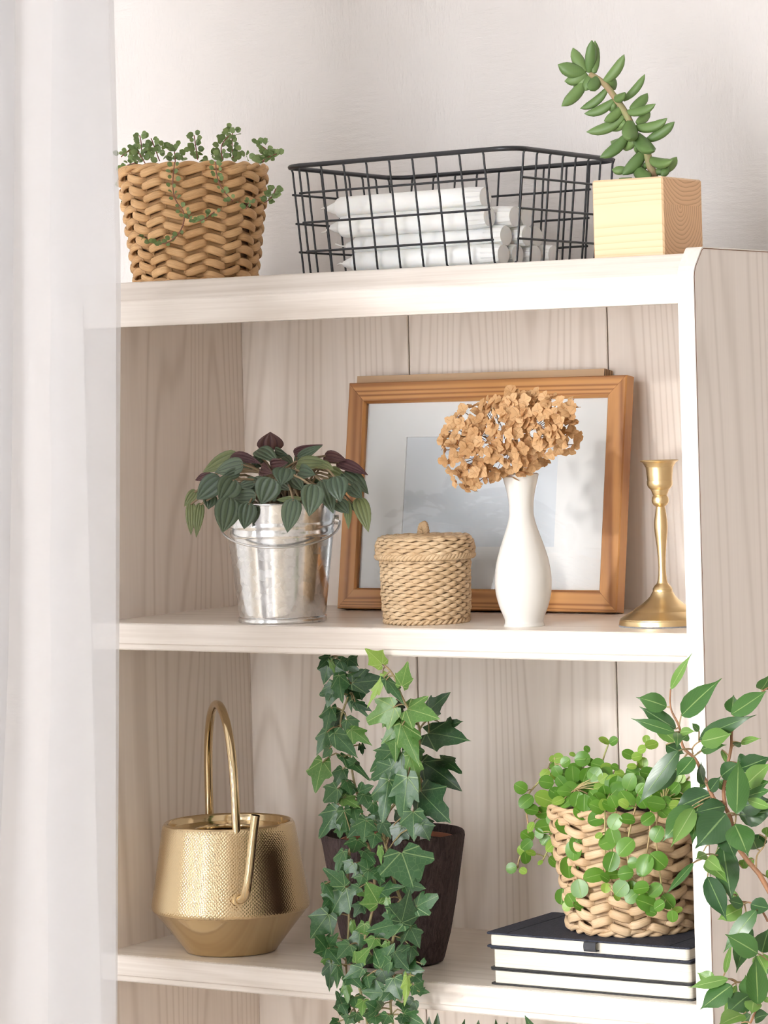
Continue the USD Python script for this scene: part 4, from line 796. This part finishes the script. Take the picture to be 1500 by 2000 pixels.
def ivy():
    o = thing('ivy', 'long trailing green ivy climbing up and hanging down in front of the shelf', 'plant', (*C7b, z0+.1))
    soil_disc(o, C7b, .0487, z0+.1085)
    KU = lambda x, y, d: at(570+x*.25333, 1240+y*.25333, d); KD = lambda x, y, d: at(570+x*.25333, 1580+y*.25333, d)
    root = np.array([C7b[0], C7b[1]-.02, z0+.108])
    paths = []
    def vine(pts, r=.0011, n=40):
        P = spline(pts, n); paths.append(P); tb(o, 'stem', P, np.linspace(r*1.15, r*.8, n), istem, 6)
    yl, yr = .045, .02
    vine([root+np.array([-.03, 0, 0]), KU(560, 1500, .035), KU(510, 1250, .04), KU(470, 1080, .045), KU(440, 900, yl), KU(375, 690, yl), KU(410, 540, yl), KU(455, 350, yl), KU(420, 220, yl), KU(345, 165, yl)])
    vine([root, KU(720, 1450, .05), KU(810, 1290, .04), KU(930, 1180, .04), KU(980, 1020, .035), KU(985, 850, .03), KU(985, 720, .02), KU(900, 570, .0), KU(830, 430, -.008), KU(770, 290, -.012), KU(690, 215, -.013)])
    vine([root+np.array([.01, 0, 0]), KU(1000, 1100, .06), KU(990, 950, .06), KU(975, 830, .06), KU(990, 720, .06), KU(1050, 650, .06)])
    vine([root+np.array([-.01, -.02, .004]), KD(600, 330, .0), KD(640, 620, -.012), KD(610, 830, -.014), KD(560, 1000, -.016), KD(500, 1220, -.018), KD(540, 1450, -.022), KD(580, 1658, -.022), KD(570, 1800, -.022)], .0014)
    vine([root+np.array([.01, -.02, .004]), KD(720, 260, .0), KD(810, 620, -.012), KD(850, 760, -.013), KD(780, 1000, -.016), KD(780, 1300, -.02), KD(760, 1500, -.024), KD(780, 1658, -.024), KD(790, 1800, -.024)], .0014)
    vine([root+np.array([-.02, -.02, .004]), KD(450, 300, .0), KD(430, 600, -.01), KD(440, 900, -.012), KD(420, 1150, -.014), KD(440, 1400, -.022), KD(520, 1650, -.023)], .0012)
    m, b, dk, y = ivym, ivyb, ivyd, ivyy
    UL = [(290, 175, 200, 262, 95, dk), (285, 215, 245, 378, 125, m), (310, 210, 440, 330, 76, m), (300, 205, 335, 315, 40, b), (380, 200, 530, 290, 90, dk), (440, 190, 515, 242, 95, dk), (365, 325, 390, 517, 118, m), (330, 385, 275, 552, 130, m), (305, 440, 215, 462, 110, m), (430, 350, 460, 592, 84, m), (460, 300, 640, 330, 84, m), (480, 370, 720, 345, 150, dk), (500, 400, 540, 500, 150, dk), (490, 520, 615, 588, 66, dk), (470, 505, 588, 632, 62, m),
          (300, 565, 258, 755, 110, m), (375, 600, 298, 745, 104, dk), (430, 660, 528, 775, 124, m), (270, 752, 192, 925, 105, m), (350, 700, 305, 850, 118, m), (338, 765, 502, 942, 124, m), (465, 735, 612, 848, 120, b), (535, 850, 548, 928, 52, dk), (290, 880, 235, 950, 90, m), (235, 985, 183, 1208, 168, b), (400, 945, 590, 1110, 96, m), (390, 1040, 328, 1172, 104, m), (480, 985, 420, 960, 66, m),
          (460, 1188, 328, 1300, 108, m), (345, 1190, 248, 1285, 135, m), (520, 1215, 628, 1165, 100, m), (395, 1262, 525, 1330, 114, b), (555, 1235, 612, 1350, 118, m), (345, 1360, 212, 1562, 160, m), (405, 1365, 425, 1552, 118, m), (590, 1400, 655, 1442, 108, m), (565, 1440, 428, 1562, 150, m), (625, 1300, 642, 1420, 84, m), (310, 1330, 300, 1470, 120, m), (480, 1340, 500, 1440, 100, m), (420, 1130, 455, 1230, 90, m), (640, 1430, 560, 1520, 110, m), (690, 1400, 620, 1380, 80, m), (380, 1480, 370, 1570, 90, m)]
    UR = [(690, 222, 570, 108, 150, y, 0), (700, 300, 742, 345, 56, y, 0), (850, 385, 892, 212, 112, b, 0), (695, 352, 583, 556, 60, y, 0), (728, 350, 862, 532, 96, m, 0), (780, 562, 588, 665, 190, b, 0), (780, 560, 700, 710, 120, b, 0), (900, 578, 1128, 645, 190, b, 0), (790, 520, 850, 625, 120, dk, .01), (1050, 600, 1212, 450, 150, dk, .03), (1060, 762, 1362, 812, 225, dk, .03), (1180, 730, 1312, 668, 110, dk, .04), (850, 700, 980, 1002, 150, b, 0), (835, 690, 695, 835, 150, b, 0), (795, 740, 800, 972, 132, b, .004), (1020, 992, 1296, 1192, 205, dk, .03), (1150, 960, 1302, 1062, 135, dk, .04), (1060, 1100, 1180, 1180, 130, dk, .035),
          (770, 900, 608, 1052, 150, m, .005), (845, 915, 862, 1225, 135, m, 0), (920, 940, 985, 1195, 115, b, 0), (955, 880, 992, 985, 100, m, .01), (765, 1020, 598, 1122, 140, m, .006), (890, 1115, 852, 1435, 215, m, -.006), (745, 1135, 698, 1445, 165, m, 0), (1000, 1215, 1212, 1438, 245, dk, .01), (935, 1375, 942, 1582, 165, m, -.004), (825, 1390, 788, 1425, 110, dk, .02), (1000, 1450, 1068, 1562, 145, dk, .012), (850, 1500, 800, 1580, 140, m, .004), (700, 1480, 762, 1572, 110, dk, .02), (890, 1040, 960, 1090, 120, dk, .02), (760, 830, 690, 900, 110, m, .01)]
    DL = [(570, 95, 555, 250, 150, m), (500, 240, 470, 335, 140, m), (700, 110, 762, 222, 100, dk), (845, 140, 798, 280, 150, dk), (1000, 120, 1060, 242, 130, dk), (682, 300, 690, 428, 46, b), (850, 348, 942, 615, 330, m), (585, 460, 565, 335, 112, m), (580, 465, 458, 530, 92, m), (600, 480, 715, 560, 120, m), (545, 520, 518, 592, 90, m), (700, 460, 680, 590, 110, m), (365, 440, 452, 462, 90, m), (395, 335, 340, 500, 84, m), (410, 370, 442, 425, 70, m), (400, 590, 248, 462, 122, m), (410, 622, 265, 895, 215, m), (255, 580, 322, 690, 80, m), (300, 690, 235, 760, 80, m), (560, 585, 600, 590, 96, m), (662, 722, 575, 570, 200, b), (540, 640, 600, 690, 104, b), (695, 640, 862, 600, 112, m), (742, 695, 735, 802, 52, b), (880, 580, 1022, 612, 130, dk), (850, 862, 905, 638, 195, dk), (968, 752, 1118, 672, 165, m),
          (275, 820, 148, 995, 172, m), (850, 882, 582, 940, 180, m), (915, 920, 985, 1068, 130, dk), (885, 960, 805, 1000, 130, dk), (562, 890, 555, 1002, 100, b), (470, 870, 468, 990, 50, b), (262, 1080, 180, 975, 160, m), (290, 1040, 355, 960, 84, m), (275, 1080, 372, 1195, 112, m), (445, 1050, 355, 1150, 142, m), (525, 960, 510, 1110, 130, m), (500, 1182, 612, 1060, 104, b), (700, 1040, 608, 1050, 76, dk), (735, 1030, 715, 1110, 60, b), (690, 1222, 787, 1042, 205, m), (800, 1110, 895, 1235, 175, dk), (920, 1065, 905, 1195, 104, dk), (880, 1240, 1018, 1245, 145, m), (540, 1232, 398, 1312, 106, m), (305, 1200, 288, 1402, 104, dk), (270, 1150, 265, 1225, 70, b), (352, 1210, 348, 1380, 74, m), (652, 1330, 528, 1402, 190, m), (700, 1250, 745, 1355, 145, dk), (440, 1290, 532, 1372, 124, m), (422, 1340, 432, 1502, 72, b), (405, 1380, 378, 1442, 52, m), (790, 1310, 842, 1475, 150, m), (892, 1300, 868, 1512, 76, y), (945, 1360, 1012, 1420, 116, m), (990, 1410, 1062, 1415, 62, dk), (700, 1420, 548, 1410, 150, m), (410, 1560, 343, 1408, 112, dk), (485, 1450, 500, 1532, 130, m), (655, 1545, 572, 1490, 142, m), (690, 1530, 655, 1480, 92, m), (552, 1482, 540, 1592, 92, b), (870, 1582, 1012, 1660, 130, m), (845, 1500, 862, 1562, 92, m), (355, 1640, 288, 1662, 74, m), (445, 1600, 418, 1662, 92, m), (640, 1600, 652, 1665, 104, m), (860, 1600, 838, 1662, 92, dk), (1010, 1195, 1020, 1145, 40, m), (950, 1290, 1002, 1332, 104, dk),
          (640, 1000, 600, 1090, 120, b), (620, 1130, 560, 1200, 110, m), (760, 1180, 700, 1230, 110, m), (470, 1100, 430, 1190, 100, dk), (800, 760, 760, 850, 110, m), (540, 740, 480, 830, 100, dk), (700, 930, 640, 1010, 110, m), (620, 1560, 600, 1660, 110, m), (740, 1590, 700, 1665, 110, m), (940, 1480, 880, 1560, 110, dk), (500, 1580, 480, 1660, 100, m), (380, 1500, 430, 1600, 80, m), (560, 330, 640, 420, 100, m), (470, 420, 400, 500, 110, m), (520, 610, 450, 660, 100, m), (640, 200, 620, 300, 110, m), (580, 1290, 600, 1380, 110, m), (770, 1400, 700, 1480, 110, m)]
    for kind, LST in (('UL', UL), ('UR', UR), ('DL', DL)):
        for e in LST:
            bx, by, tx, ty, w, mt = e[:6]
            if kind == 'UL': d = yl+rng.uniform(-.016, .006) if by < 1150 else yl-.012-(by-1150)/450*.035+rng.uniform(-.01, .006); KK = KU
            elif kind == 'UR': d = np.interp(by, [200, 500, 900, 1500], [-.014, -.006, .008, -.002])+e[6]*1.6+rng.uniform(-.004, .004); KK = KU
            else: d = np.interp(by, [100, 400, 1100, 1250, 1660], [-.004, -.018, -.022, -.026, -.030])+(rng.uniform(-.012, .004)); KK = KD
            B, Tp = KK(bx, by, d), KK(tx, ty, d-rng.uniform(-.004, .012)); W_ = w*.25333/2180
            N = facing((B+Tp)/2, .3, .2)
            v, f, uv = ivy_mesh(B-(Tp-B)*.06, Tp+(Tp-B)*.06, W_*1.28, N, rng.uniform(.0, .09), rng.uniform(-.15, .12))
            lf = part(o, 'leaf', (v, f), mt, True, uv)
            dist, Q = nearest(B, paths)
            if dist < .05: stalk(lf, B, Q, .0006, istem, rng.uniform(.05, .3))
ivy()

# notebooks
denim = plain('denim_cover', (.014, .017, .032), .75, bump=(1400., .9, .0008), col2=(.035, .04, .065), vscale=500.)
black = plain('black_cover', (.016, .016, .018), .35, bump=(900., .25, .0005))
paper = M('page_edges', {'g': ('geometry', {}), 'm': ('mapping', {'scale': (6., 6., 2400.)}), 't': ('noise_texture', {'scale': 1., 'detail': 2.}), 'r': ('rgb_ramp', {'ramp': [(.25, (.56, .52, .44)), (.5, (.70, .66, .57))]}), 'p': ('principled_bsdf', {'roughness': .8})}, [('g.position', 'm.vector'), ('m.vector', 't.vector'), ('t.fac', 'r.fac'), ('r.color', 'p.base_color')], 'p.BSDF')
def rrect(x0, x1, y0, y1, r): return shapely.box(x0+r, y0+r, x1-r, y1-r).buffer(r, quad_segs=6)
def slab(poly, z0, z1, bev=.0004):
    a = trimesh.creation.extrude_polygon(poly.buffer(-bev), z1-z0, engine='earcut'); a.apply_translation([0, 0, z0])
    b = trimesh.creation.extrude_polygon(poly, z1-z0-2*bev, engine='earcut'); b.apply_translation([0, 0, z0+bev])
    return trimesh.convex.convex_hull(np.vstack([a.vertices, b.vertices]))
def notebook(label, x0, x1, y0, y1, z0, z1, cov, ct, rot, r=.0035, over=.0026, extra=None):
    o = thing('notebook', label, 'notebook', ((x0+x1)/2, (y0+y1)/2, z0))
    c, s = math.cos(rot), math.sin(rot); px, py_ = (x0+x1)/2, (y0+y1)/2
    def tr(m):
        v, f = (np.array(m.vertices), m.faces) if hasattr(m, 'vertices') else (np.array(m[0]), m[1])
        d = v[:, :2]-[px, py_]; v[:, 0], v[:, 1] = px+c*d[:, 0]-s*d[:, 1], py_+s*d[:, 0]+c*d[:, 1]; return v, f
    R_ = rrect(x0, x1, y0, y1, r)
    part(o, 'back_cover', tr(slab(R_, z0, z0+ct)), cov, 30); part(o, 'front_cover', tr(slab(R_, z1-ct, z1)), cov, 30)
    part(o, 'pages', tr(slab(rrect(x0+over, x1-over, y0+over, y1-.001, r), z0+ct, z1-ct, .0002)), paper, 30)
    part(o, 'spine', tr(slab(shapely.box(x0+.0005, y1-.001, x1-.0005, y1+.0012), z0+.0003, z1-.0003)), cov, 30)
    if extra:
        xl = x0+(x1-x0)*.50; yy = y0+.0026; t_ = np.linspace(-.5*np.pi, .5*np.pi, 12); zc = (z0+z1)/2+.0012
        P = [(yy+.001, zc+.0036)]+[(yy-.0048-.0014*math.cos(a)*1.0, zc+.0036*math.sin(-a)) for a in t_]+[(yy+.001, zc-.0036)]
        P = np.array(P); w_ = .0115; V, F = [], []
        n = len(P); nx = np.gradient(P, axis=0); nx = np.stack([-nx[:, 1], nx[:, 0]], 1)/np.linalg.norm(nx, axis=1)[:, None]*.0005
        for sgn in (1, -1):
            for xx in (xl, xl+w_): V += [[xx, q[0]+sgn*k[0], q[1]+sgn*k[1]] for q, k in zip(P, nx)]
        for i in range(n-1):
            a, b, cc, d = i, n+i, 2*n+i, 3*n+i
            F += [[a, a+1, b+1], [a, b+1, b], [cc, d+1, cc+1], [cc, d, d+1], [a, cc+1, a+1], [a, cc, cc+1], [b, b+1, d+1], [b, d+1, d]]
        part(o, 'pen_loop', tr((V, F)), plain('elastic', (.045, .047, .055), .8, bump=(1500., .5, .0005)), 30, label='dark elastic pen loop')
        for xx in (x0+.020, x1-.020):
            tb(o, 'seam', tr((np.array([[xx, y0+.002, z1+.0002], [xx, y1-.004, z1+.0002]]), []))[0], .00035, plain('denim_thread', (.06, .065, .085), .8) if xx < .5 else '/World/Looks/denim_thread', 5)
    return o
NX0, NX1 = .4110, .6095
notebook('black notebook with cream pages at the bottom of the stack on the lower shelf', NX0+.0022, NX1, .0125, .134, Z3, Z3+.0137, black, .0014, .004)
notebook('thickest black notebook with cream pages in the middle of the stack', NX0+.0022, NX1, .0120, .134, Z3+.0137, Z3+.0322, black, .0014, .0)
notebook('blue-black denim covered notebook with white pages on top of the stack', NX0, NX1-.0005, .0105, .128, Z3+.0322, Z3+.0452, denim, .0017, -.006, extra=True)

# pale woven basket with a round-leaved plant on the notebooks
C8 = np.array([.5158, .0835]); ZB8 = Z3+.0452
b2 = thing('woven_basket', 'pale woven water-hyacinth basket with a bright round-leaved plant, standing on the stacked notebooks', 'basket', (*C8, ZB8))
wicker(b2, C8, .0520, .0672, ZB8, ZB8+.1085, 17, 20, straw2, 8)
rleaf = leafmat('round_leaf', (.065, .18, .018), (.125, .28, .035), (.22, .36, .09), 'mid', .30, .20, .5)
rleaf2 = leafmat('round_leaf_young', (.19, .34, .045), (.28, .43, .075), (.4, .52, .15), 'mid', .35, .25, .5)
rstem = plain('round_stem', (.42, .27, .14), .5, col2=(.40, .42, .16), vscale=40.)
def roundplant():
    o = thing('round_leaf_plant', 'bright green plant with round glossy leaves trailing over the pale woven basket', 'plant', (*C8, ZB8+.1))
    soil_disc(o, C8, .0585, ZB8+.1015)
    K = lambda x, y, d: at(960+x*.29333, 1400+y*.29333, d)
    def dep(x, y):
        px = 960+x*.29333; t = (px-1235)/150.
        front = C8[1]-.0755*math.sqrt(max(0, 1-min(1, t*t))) if abs(t) < 1 else C8[1]-.012
        return front
    root = np.array([*C8, ZB8+.1015]); paths = []
    ST = [[(420, 600), (395, 610), (455, 880), (520, 1170), (545, 1230)], [(640, 680), (555, 770), (470, 880), (380, 760)], [(755, 600), (755, 800), (757, 1040), (760, 1100)], [(960, 600), (920, 760), (905, 920), (950, 1080), (1000, 1130)], [(1060, 620), (1050, 800), (1015, 1000), (1010, 1150), (1075, 1300)], [(830, 600), (815, 740), (800, 930)], [(380, 340), (300, 450), (235, 540), (240, 690), (230, 850), (180, 960), (175, 1010)], [(560, 480), (420, 600), (300, 680)], [(1150, 560), (1100, 700), (1110, 950), (1170, 1230), (1215, 1300)], [(430, 800), (370, 900), (335, 970)]]
    for pts in ST:
        Q = spline([K(x, y, dep(x, y)-.002) for x, y in pts], 24); paths.append(Q); tb(o, 'stem', Q, .0008, rstem, 6)
    for pts in ([(720, 420), (750, 260), (785, 165)], [(960, 440), (990, 280), (1030, 170)], [(600, 470), (620, 300), (640, 220)], [(460, 470), (430, 350), (420, 270)], [(860, 450), (830, 370), (820, 330)], [(1190, 330), (1198, 250), (1180, 480)], [(1240, 470), (1300, 420), (1318, 400)]):
        Q = spline([K(x, y, .07) for x, y in pts], 10); paths.append(Q); tb(o, 'stem', Q, .0008, rstem, 6)
    CS = '750,160,60 820,160,60 635,215,40 905,250,75 965,268,60 995,218,55 1025,150,45 1060,188,60 1010,308,65 935,330,50 600,285,95 448,275,60 500,300,70 540,250,30 405,280,40 700,320,80 660,300,50 770,340,60 820,335,45 850,380,55 560,345,80 500,385,75 570,390,70 620,390,75 685,378,75 360,380,55 425,390,60 365,435,80 415,330,50 195,470,75 235,565,85 350,545,105 515,455,80 600,480,80 660,445,80 745,410,60 835,445,90 765,515,100 905,550,110 690,515,80 635,560,85 525,550,85 420,510,80 260,620,85 340,640,75 265,735,60 350,730,95 400,680,70 230,795,85 235,850,70 205,890,70 220,940,70 265,905,50 590,640,90 695,680,105 705,600,80 495,725,100 435,750,80 405,855,95 355,820,65 310,780,60 430,910,60 415,965,70 460,930,40 520,1000,115 550,890,110 590,850,110 770,835,95 815,795,95 895,870,110 800,965,105 820,700,90 905,685,80 715,790,40 935,975,65 1030,985,110 1105,780,90 1110,955,105 1010,1020,80 690,1060,105 805,1055,80 885,1045,95 760,1070,50 760,1140,55 855,1145,100 925,1140,80 930,1200,80 990,1145,95 1090,1155,85 1030,1240,105 1055,1300,70 1110,1260,75 1175,1230,90 1235,1290,50 1200,1330,65 835,1200,45 580,1145,100 475,1195,85 530,1220,80 500,1265,55 575,1265,55 125,1010,70 215,1025,50 330,970,25 1040,680,80 1080,580,90 1175,545,80 1245,545,80 1215,480,80 1230,430,70 1130,395,45 1085,440,65 930,430,100 1000,480,70 1050,490,70 1125,490,80 790,590,80 930,460,80 1290,470,70 1310,520,60 1180,610,80 1250,600,70 1140,640,60 880,480,80 730,470,80 560,440,70 480,500,80 460,430,70 640,500,70 990,410,70 1040,420,60 1160,440,70 960,380,60 780,440,70 900,420,60 1270,410,50 1180,400,50 850,540,80 980,540,80 1030,560,80 720,550,80 590,540,70 450,560,60'
    CS += ''.join(f' {rng.uniform(420, 1290):.0f},{rng.uniform(360, 590):.0f},{rng.uniform(60, 95):.0f}' for _ in range(70))
    for i, e in enumerate(CS.split()):
        x, y, w = map(float, e.split(','))
        d = dep(x, y)-.005-rng.uniform(0, .012) if y > 560 else (dep(x, y)*.55+.045 if i < 125 else .06)+np.interp(y, [150, 560], [.01, -.03])+rng.uniform(-.012, .012)
        P = K(x, y, d); Dst, Q = nearest(P, paths)
        L = w*.29333/2260*1.26; dirv = (P-Q) if Dst > .003 else rng.normal(0, 1, 3); dirv = dirv-FW*(dirv@FW)
        if np.linalg.norm(dirv) < 1e-4: dirv = UP
        dirv = nrm(nrm(dirv)+UP*(-.25 if y > 600 else .25)+RT*rng.normal(0, .25)); B, Tp = P-dirv*L*.5, P+dirv*L*.5+np.array([0, rng.uniform(-.004, .004), 0])
        v, f, uv = leaf_mesh(B, Tp, L*rng.uniform(.84, .98), facing(P, .45, .22), 'round', rng.uniform(-.03, .08), rng.uniform(0, .2), q=5)
        lf = part(o, 'leaf', (v, f), rleaf2 if w < 66 and rng.random() < .6 or rng.random() < .04 else rleaf, True, uv)
        if Dst < .03: stalk(lf, B, Q, .0005, rstem, .05)
roundplant()

# ------------------------------------------------------------------ weeping fig standing beside the bookcase, and what grows on the shelf below
figd = leafmat('fig_dark', (.022, .07, .025), (.044, .105, .036), (.17, .28, .11), 'mid', .28, .14, .5)
figm = leafmat('fig_green', (.040, .12, .030), (.072, .17, .048), (.26, .38, .15), 'mid', .28, .20, .5)
figl = leafmat('fig_light', (.11, .23, .05), (.17, .31, .08), (.34, .46, .2), 'mid', .30, .22, .5)
figs = plain('fig_bark', (.36, .17, .085), .65, col2=(.25, .13, .07), vscale=120., bump=(400., .4, .001))
figt = plain('fig_twig', (.42, .36, .18), .6, col2=(.36, .22, .11), vscale=50.)
def fig():
    yb = -.13
    KU = lambda x, y, d=0.: at(1200+x*.22, 1260+y*.22, yb+d); KD = lambda x, y, d=0.: at(1200+x*.2, 1600+y*.2, yb+d)
    foot = np.array([.93, -.10, ZF])
    pot_ = thing('fig_pot', 'clay pot on the floor at the right of the bookcase, holding the weeping fig', 'pot', foot)
    v, f = lathe([(0, 0), (.09, 0), (.10, .01), (.125, .20), (.135, .205), (.135, .23), (.122, .23), (.115, .20), (0, .20)], foot, 48); part(pot_, 'body', (v, f), plain('clay', (.45, .24, .15), .8), 40)
    o = thing('weeping_fig', 'weeping fig with glossy pointed leaves reaching in front of the right side panel', 'plant', foot+np.array([0, 0, .2]))
    soil_disc(o, foot[:2], .114, ZF+.205)
    paths = []
    def br(pts, r0, r1, m=figs, n=30):
        P = spline(pts, n); paths.append(P); tb(o, 'branch', P, np.linspace(r0, r1, n), m, 7)
    base = KD(1500, 680); below = at(1620, 1900, yb+.01)
    br([foot+np.array([0, 0, .2]), foot+np.array([.01, .0, .45]), below+np.array([.10, .01, -.12]), below, base, KD(1390, 500), KD(1220, 300), KU(1040, 1560), KU(985, 1430), KU(960, 1390)], .007, .0016, n=60)
    br([KU(985, 1430), KU(970, 1290), KU(985, 1190), KU(1010, 1040), KU(1040, 880), KU(1050, 740), KU(1110, 660), KU(1220, 530), KU(1330, 400), KU(1420, 330)], .0016, .0007, figs)
    br([KU(960, 1400), KU(910, 1390), KU(850, 1290), KU(780, 1140), KU(700, 990), KU(620, 920), KU(575, 720), KU(510, 590), KU(500, 390)], .0018, .0006, figs)
    br([KU(700, 970), KU(690, 935), KU(720, 880), KU(770, 850)], .0007, .0005, figt, 8); br([KU(575, 720), KU(590, 640), KU(597, 620)], .0006, .0005, figt, 6)
    br([KU(700, 985), KU(760, 950), KU(790, 920)], .0006, .0005, figt, 6)
    br([KU(1040, 1560), KU(1060, 1580), KU(1080, 1500)], .0007, .0006, figt, 6)
    br([KU(1100, 1800), KU(960, 1770), KU(820, 1780), KU(790, 1830)], .0007, .0005, figt, 8)
    br([KD(1385, 470), KD(1385, 400), KD(1400, 340), KD(1450, 280), KD(1480, 190)], .0008, .0005, figt, 10)
    br([below, KD(1500, 1590), KD(1450, 1640), KD(1440, 1720), KD(1400, 1830), KD(1330, 1990)], .0022, .0008, figs, 20)
    br([KD(1450, 1620), KD(1320, 1580), KD(1200, 1590), KD(1120, 1560), KD(1060, 1545)], .0009, .0005, figs, 12)
    br([KD(1500, 1000), KD(1400, 850), KD(1300, 810), KD(1200, 780), KD(1190, 740)], .0010, .0005, figs, 12)
    br([KD(1520, 1400), KD(1460, 1500), KD(1450, 1650)], .0012, .0008, figs, 8)
    br([KD(1180, 420), KD(1000, 350), KD(880, 380), KD(760, 430)], .0007, .0005, figt, 10)
    d, m, l = figd, figm, figl
    U = [(500, 392, 690, 72, 70, l, -.01), (465, 548, 192, 462, 140, m, 0), (597, 622, 955, 292, 155, m, -.02), (545, 745, 222, 545, 120, d, .01), (535, 775, 145, 650, 84, m, -.02), (545, 862, 328, 688, 110, l, .01), (560, 775, 555, 925, 66, m, -.03), (580, 778, 722, 765, 66, l, -.02), (655, 795, 590, 842, 70, m, 0), (752, 765, 688, 690, 52, m, .01), (752, 835, 1262, 618, 125, d, -.01), (770, 852, 1038, 785, 140, l, -.02), (772, 930, 998, 885, 90, m, -.01), (458, 885, 625, 965, 110, d, .02), (570, 938, 208, 1422, 140, d, -.03), (702, 1000, 542, 1172, 130, m, -.03), (550, 1110, 358, 1312, 88, d, .005), (800, 1230, 770, 1038, 110, d, -.01), (850, 1290, 945, 1165, 90, d, -.01), (850, 1322, 525, 1455, 170, d, 0), (690, 1432, 428, 1745, 180, m, -.02), (705, 1450, 500, 1795, 130, l, -.03), (745, 1400, 690, 1770, 120, m, -.02), (982, 1430, 715, 1490, 140, d, -.01), (990, 1500, 718, 1805, 240, d, -.03), (1000, 1545, 915, 1702, 100, d, .01), (1085, 1500, 1100, 1005, 160, m, -.04), (1040, 612, 1355, 402, 130, m, -.02), (1045, 600, 1060, 438, 110, m, .01), (1300, 395, 1390, 240, 120, m, 0), (1120, 868, 1305, 828, 58, l, 0), (1062, 890, 1132, 858, 58, d, 0), (945, 1165, 1115, 1040, 120, d, 0), (1095, 1050, 1195, 1008, 110, d, .01), (1120, 1092, 1400, 985, 140, d, 0), (1168, 1242, 1400, 1040, 140, l, 0), (1172, 1300, 1400, 1205, 100, m, 0), (1180, 1342, 1400, 1285, 80, m, -.01), (1108, 1505, 1420, 1470, 185, d, .02), (1180, 1372, 1400, 1450, 70, l, -.02), (1070, 1592, 1190, 1885, 195, m, -.05), (975, 1680, 1075, 1905, 150, d, -.03), (955, 930, 992, 1062, 40, l, .01), (928, 1200, 1012, 1300, 80, m, .01), (800, 1230, 755, 1272, 46, m, .02), (1285, 1680, 1258, 1805, 125, d, 0), (1345, 1640, 1400, 1700, 70, l, 0), (815, 1858, 722, 1898, 80, l, -.02), (1120, 1440, 1400, 1370, 160, d, .02), (1000, 1570, 960, 1640, 80, m, 0), (1240, 1900, 1150, 1960, 60, l, .02)]
    Dn = [(1060, 255, 1150, 825, 195, d, 0), (910, 560, 1098, 990, 160, d, -.02), (890, 432, 1118, 630, 120, l, -.03), (905, 385, 1078, 525, 110, l, -.04), (770, 430, 498, 740, 64, m, -.03), (1245, 868, 1005, 985, 130, l, 0), (1258, 832, 1112, 788, 95, d, -.01), (1335, 830, 1520, 870, 135, d, -.01), (1385, 888, 1062, 1310, 135, m, -.02), (1300, 990, 1190, 1502, 150, d, .01), (1400, 1312, 1078, 1122, 180, m, -.03), (1440, 1300, 1510, 1060, 160, d, .01), (1080, 1500, 1152, 1190, 48, l, 0), (1112, 1560, 718, 1648, 92, l, -.03), (975, 1582, 808, 1500, 110, l, .0), (1148, 1622, 832, 1862, 180, m, -.03), (1402, 1812, 1380, 1308, 165, m, -.05), (1310, 1735, 1280, 1520, 130, m, -.01), (1192, 1620, 1068, 1945, 70, l, .01), (1312, 1722, 1095, 1905, 190, d, -.02), (1255, 1908, 1010, 2020, 160, l, -.05), (1362, 1760, 1338, 1912, 130, l, -.03), (1370, 1950, 1520, 1905, 110, d, 0), (1402, 1332, 1490, 1510, 130, l, 0), (1392, 290, 1338, 138, 130, d, 0), (1490, 155, 1480, 75, 70, l, 0), (1248, 475, 1272, 385, 80, l, .02), (1215, 840, 1100, 640, 70, l, .03), (1480, 1740, 1520, 1800, 60, l, 0), (1420, 1500, 1500, 1420, 100, m, .02), (1240, 1990, 1330, 1900, 120, d, .02), (1480, 560, 1530, 500, 60, l, .02), (1000, 300, 1040, 250, 40, l, 0), (960, 745, 1010, 730, 36, l, .02)]
    for KK, LST, sc in ((KU, U, .22), (KD, Dn, .2)):
        for bx, by, tx, ty, w, mt, dz in LST:
            B, Tp = KK(bx, by, dz*.6), KK(tx, ty, dz-rng.uniform(0, .015)); W_ = w*sc/2500
            v, f, uv = leaf_mesh(B, Tp, W_*1.3, facing((B+Tp)/2, .3, .2), 'ficus', rng.uniform(.02, .09)*(1 if rng.random() < .7 else -1), rng.uniform(-.12, .28), wave=.035, q=5)
            lf = part(o, 'leaf', (v, f), mt, True, uv)
            dist, Q = nearest(B, paths)
            if dist < .05: stalk(lf, B, Q, .0006, figt, .05)
fig()
def lowplant():
    c = np.array([.36, .10]); o = thing('leafy_plant', 'dark leafy plant on the shelf below, only its leaf tips showing under the front edge', 'plant', (*c, Z4))
    part(o, 'pot', lathe([(0, Z4), (.045, Z4), (.06, Z4+.11), (.056, Z4+.11), (.045, Z4+.10), (0, Z4+.10)], (*c, 0), 40), plain('grey_pot', (.4, .4, .4), .6), 40)
    for x, y, bx, by, w, d in [(838, 1985, 842, 2075, 24, .06), (855, 1978, 850, 2080, 26, .07), (908, 1990, 880, 2070, 20, .05), (935, 1992, 925, 2090, 30, .08), (968, 1990, 960, 2085, 24, .08), (990, 1996, 1000, 2090, 30, .06), (1025, 1983, 1062, 2060, 22, -.02), (1075, 2002, 1060, 2100, 24, .04), (815, 1990, 835, 2080, 14, .05)]:
        B, Tp = at(bx, by, d), at(x, y, d-.005); root = np.array([*c, Z4+.1])
        v, f, uv = leaf_mesh(B, Tp, w/2150, facing(B, .2, .15), 'ovate', .08, .15); part(o, 'leaf', (v, f), figd, True, uv)
        tb(o, 'stem', spline([root, (root+B)/2+np.array([0, .01, .02]), B], 10), .0010, figt, 5)
lowplant()
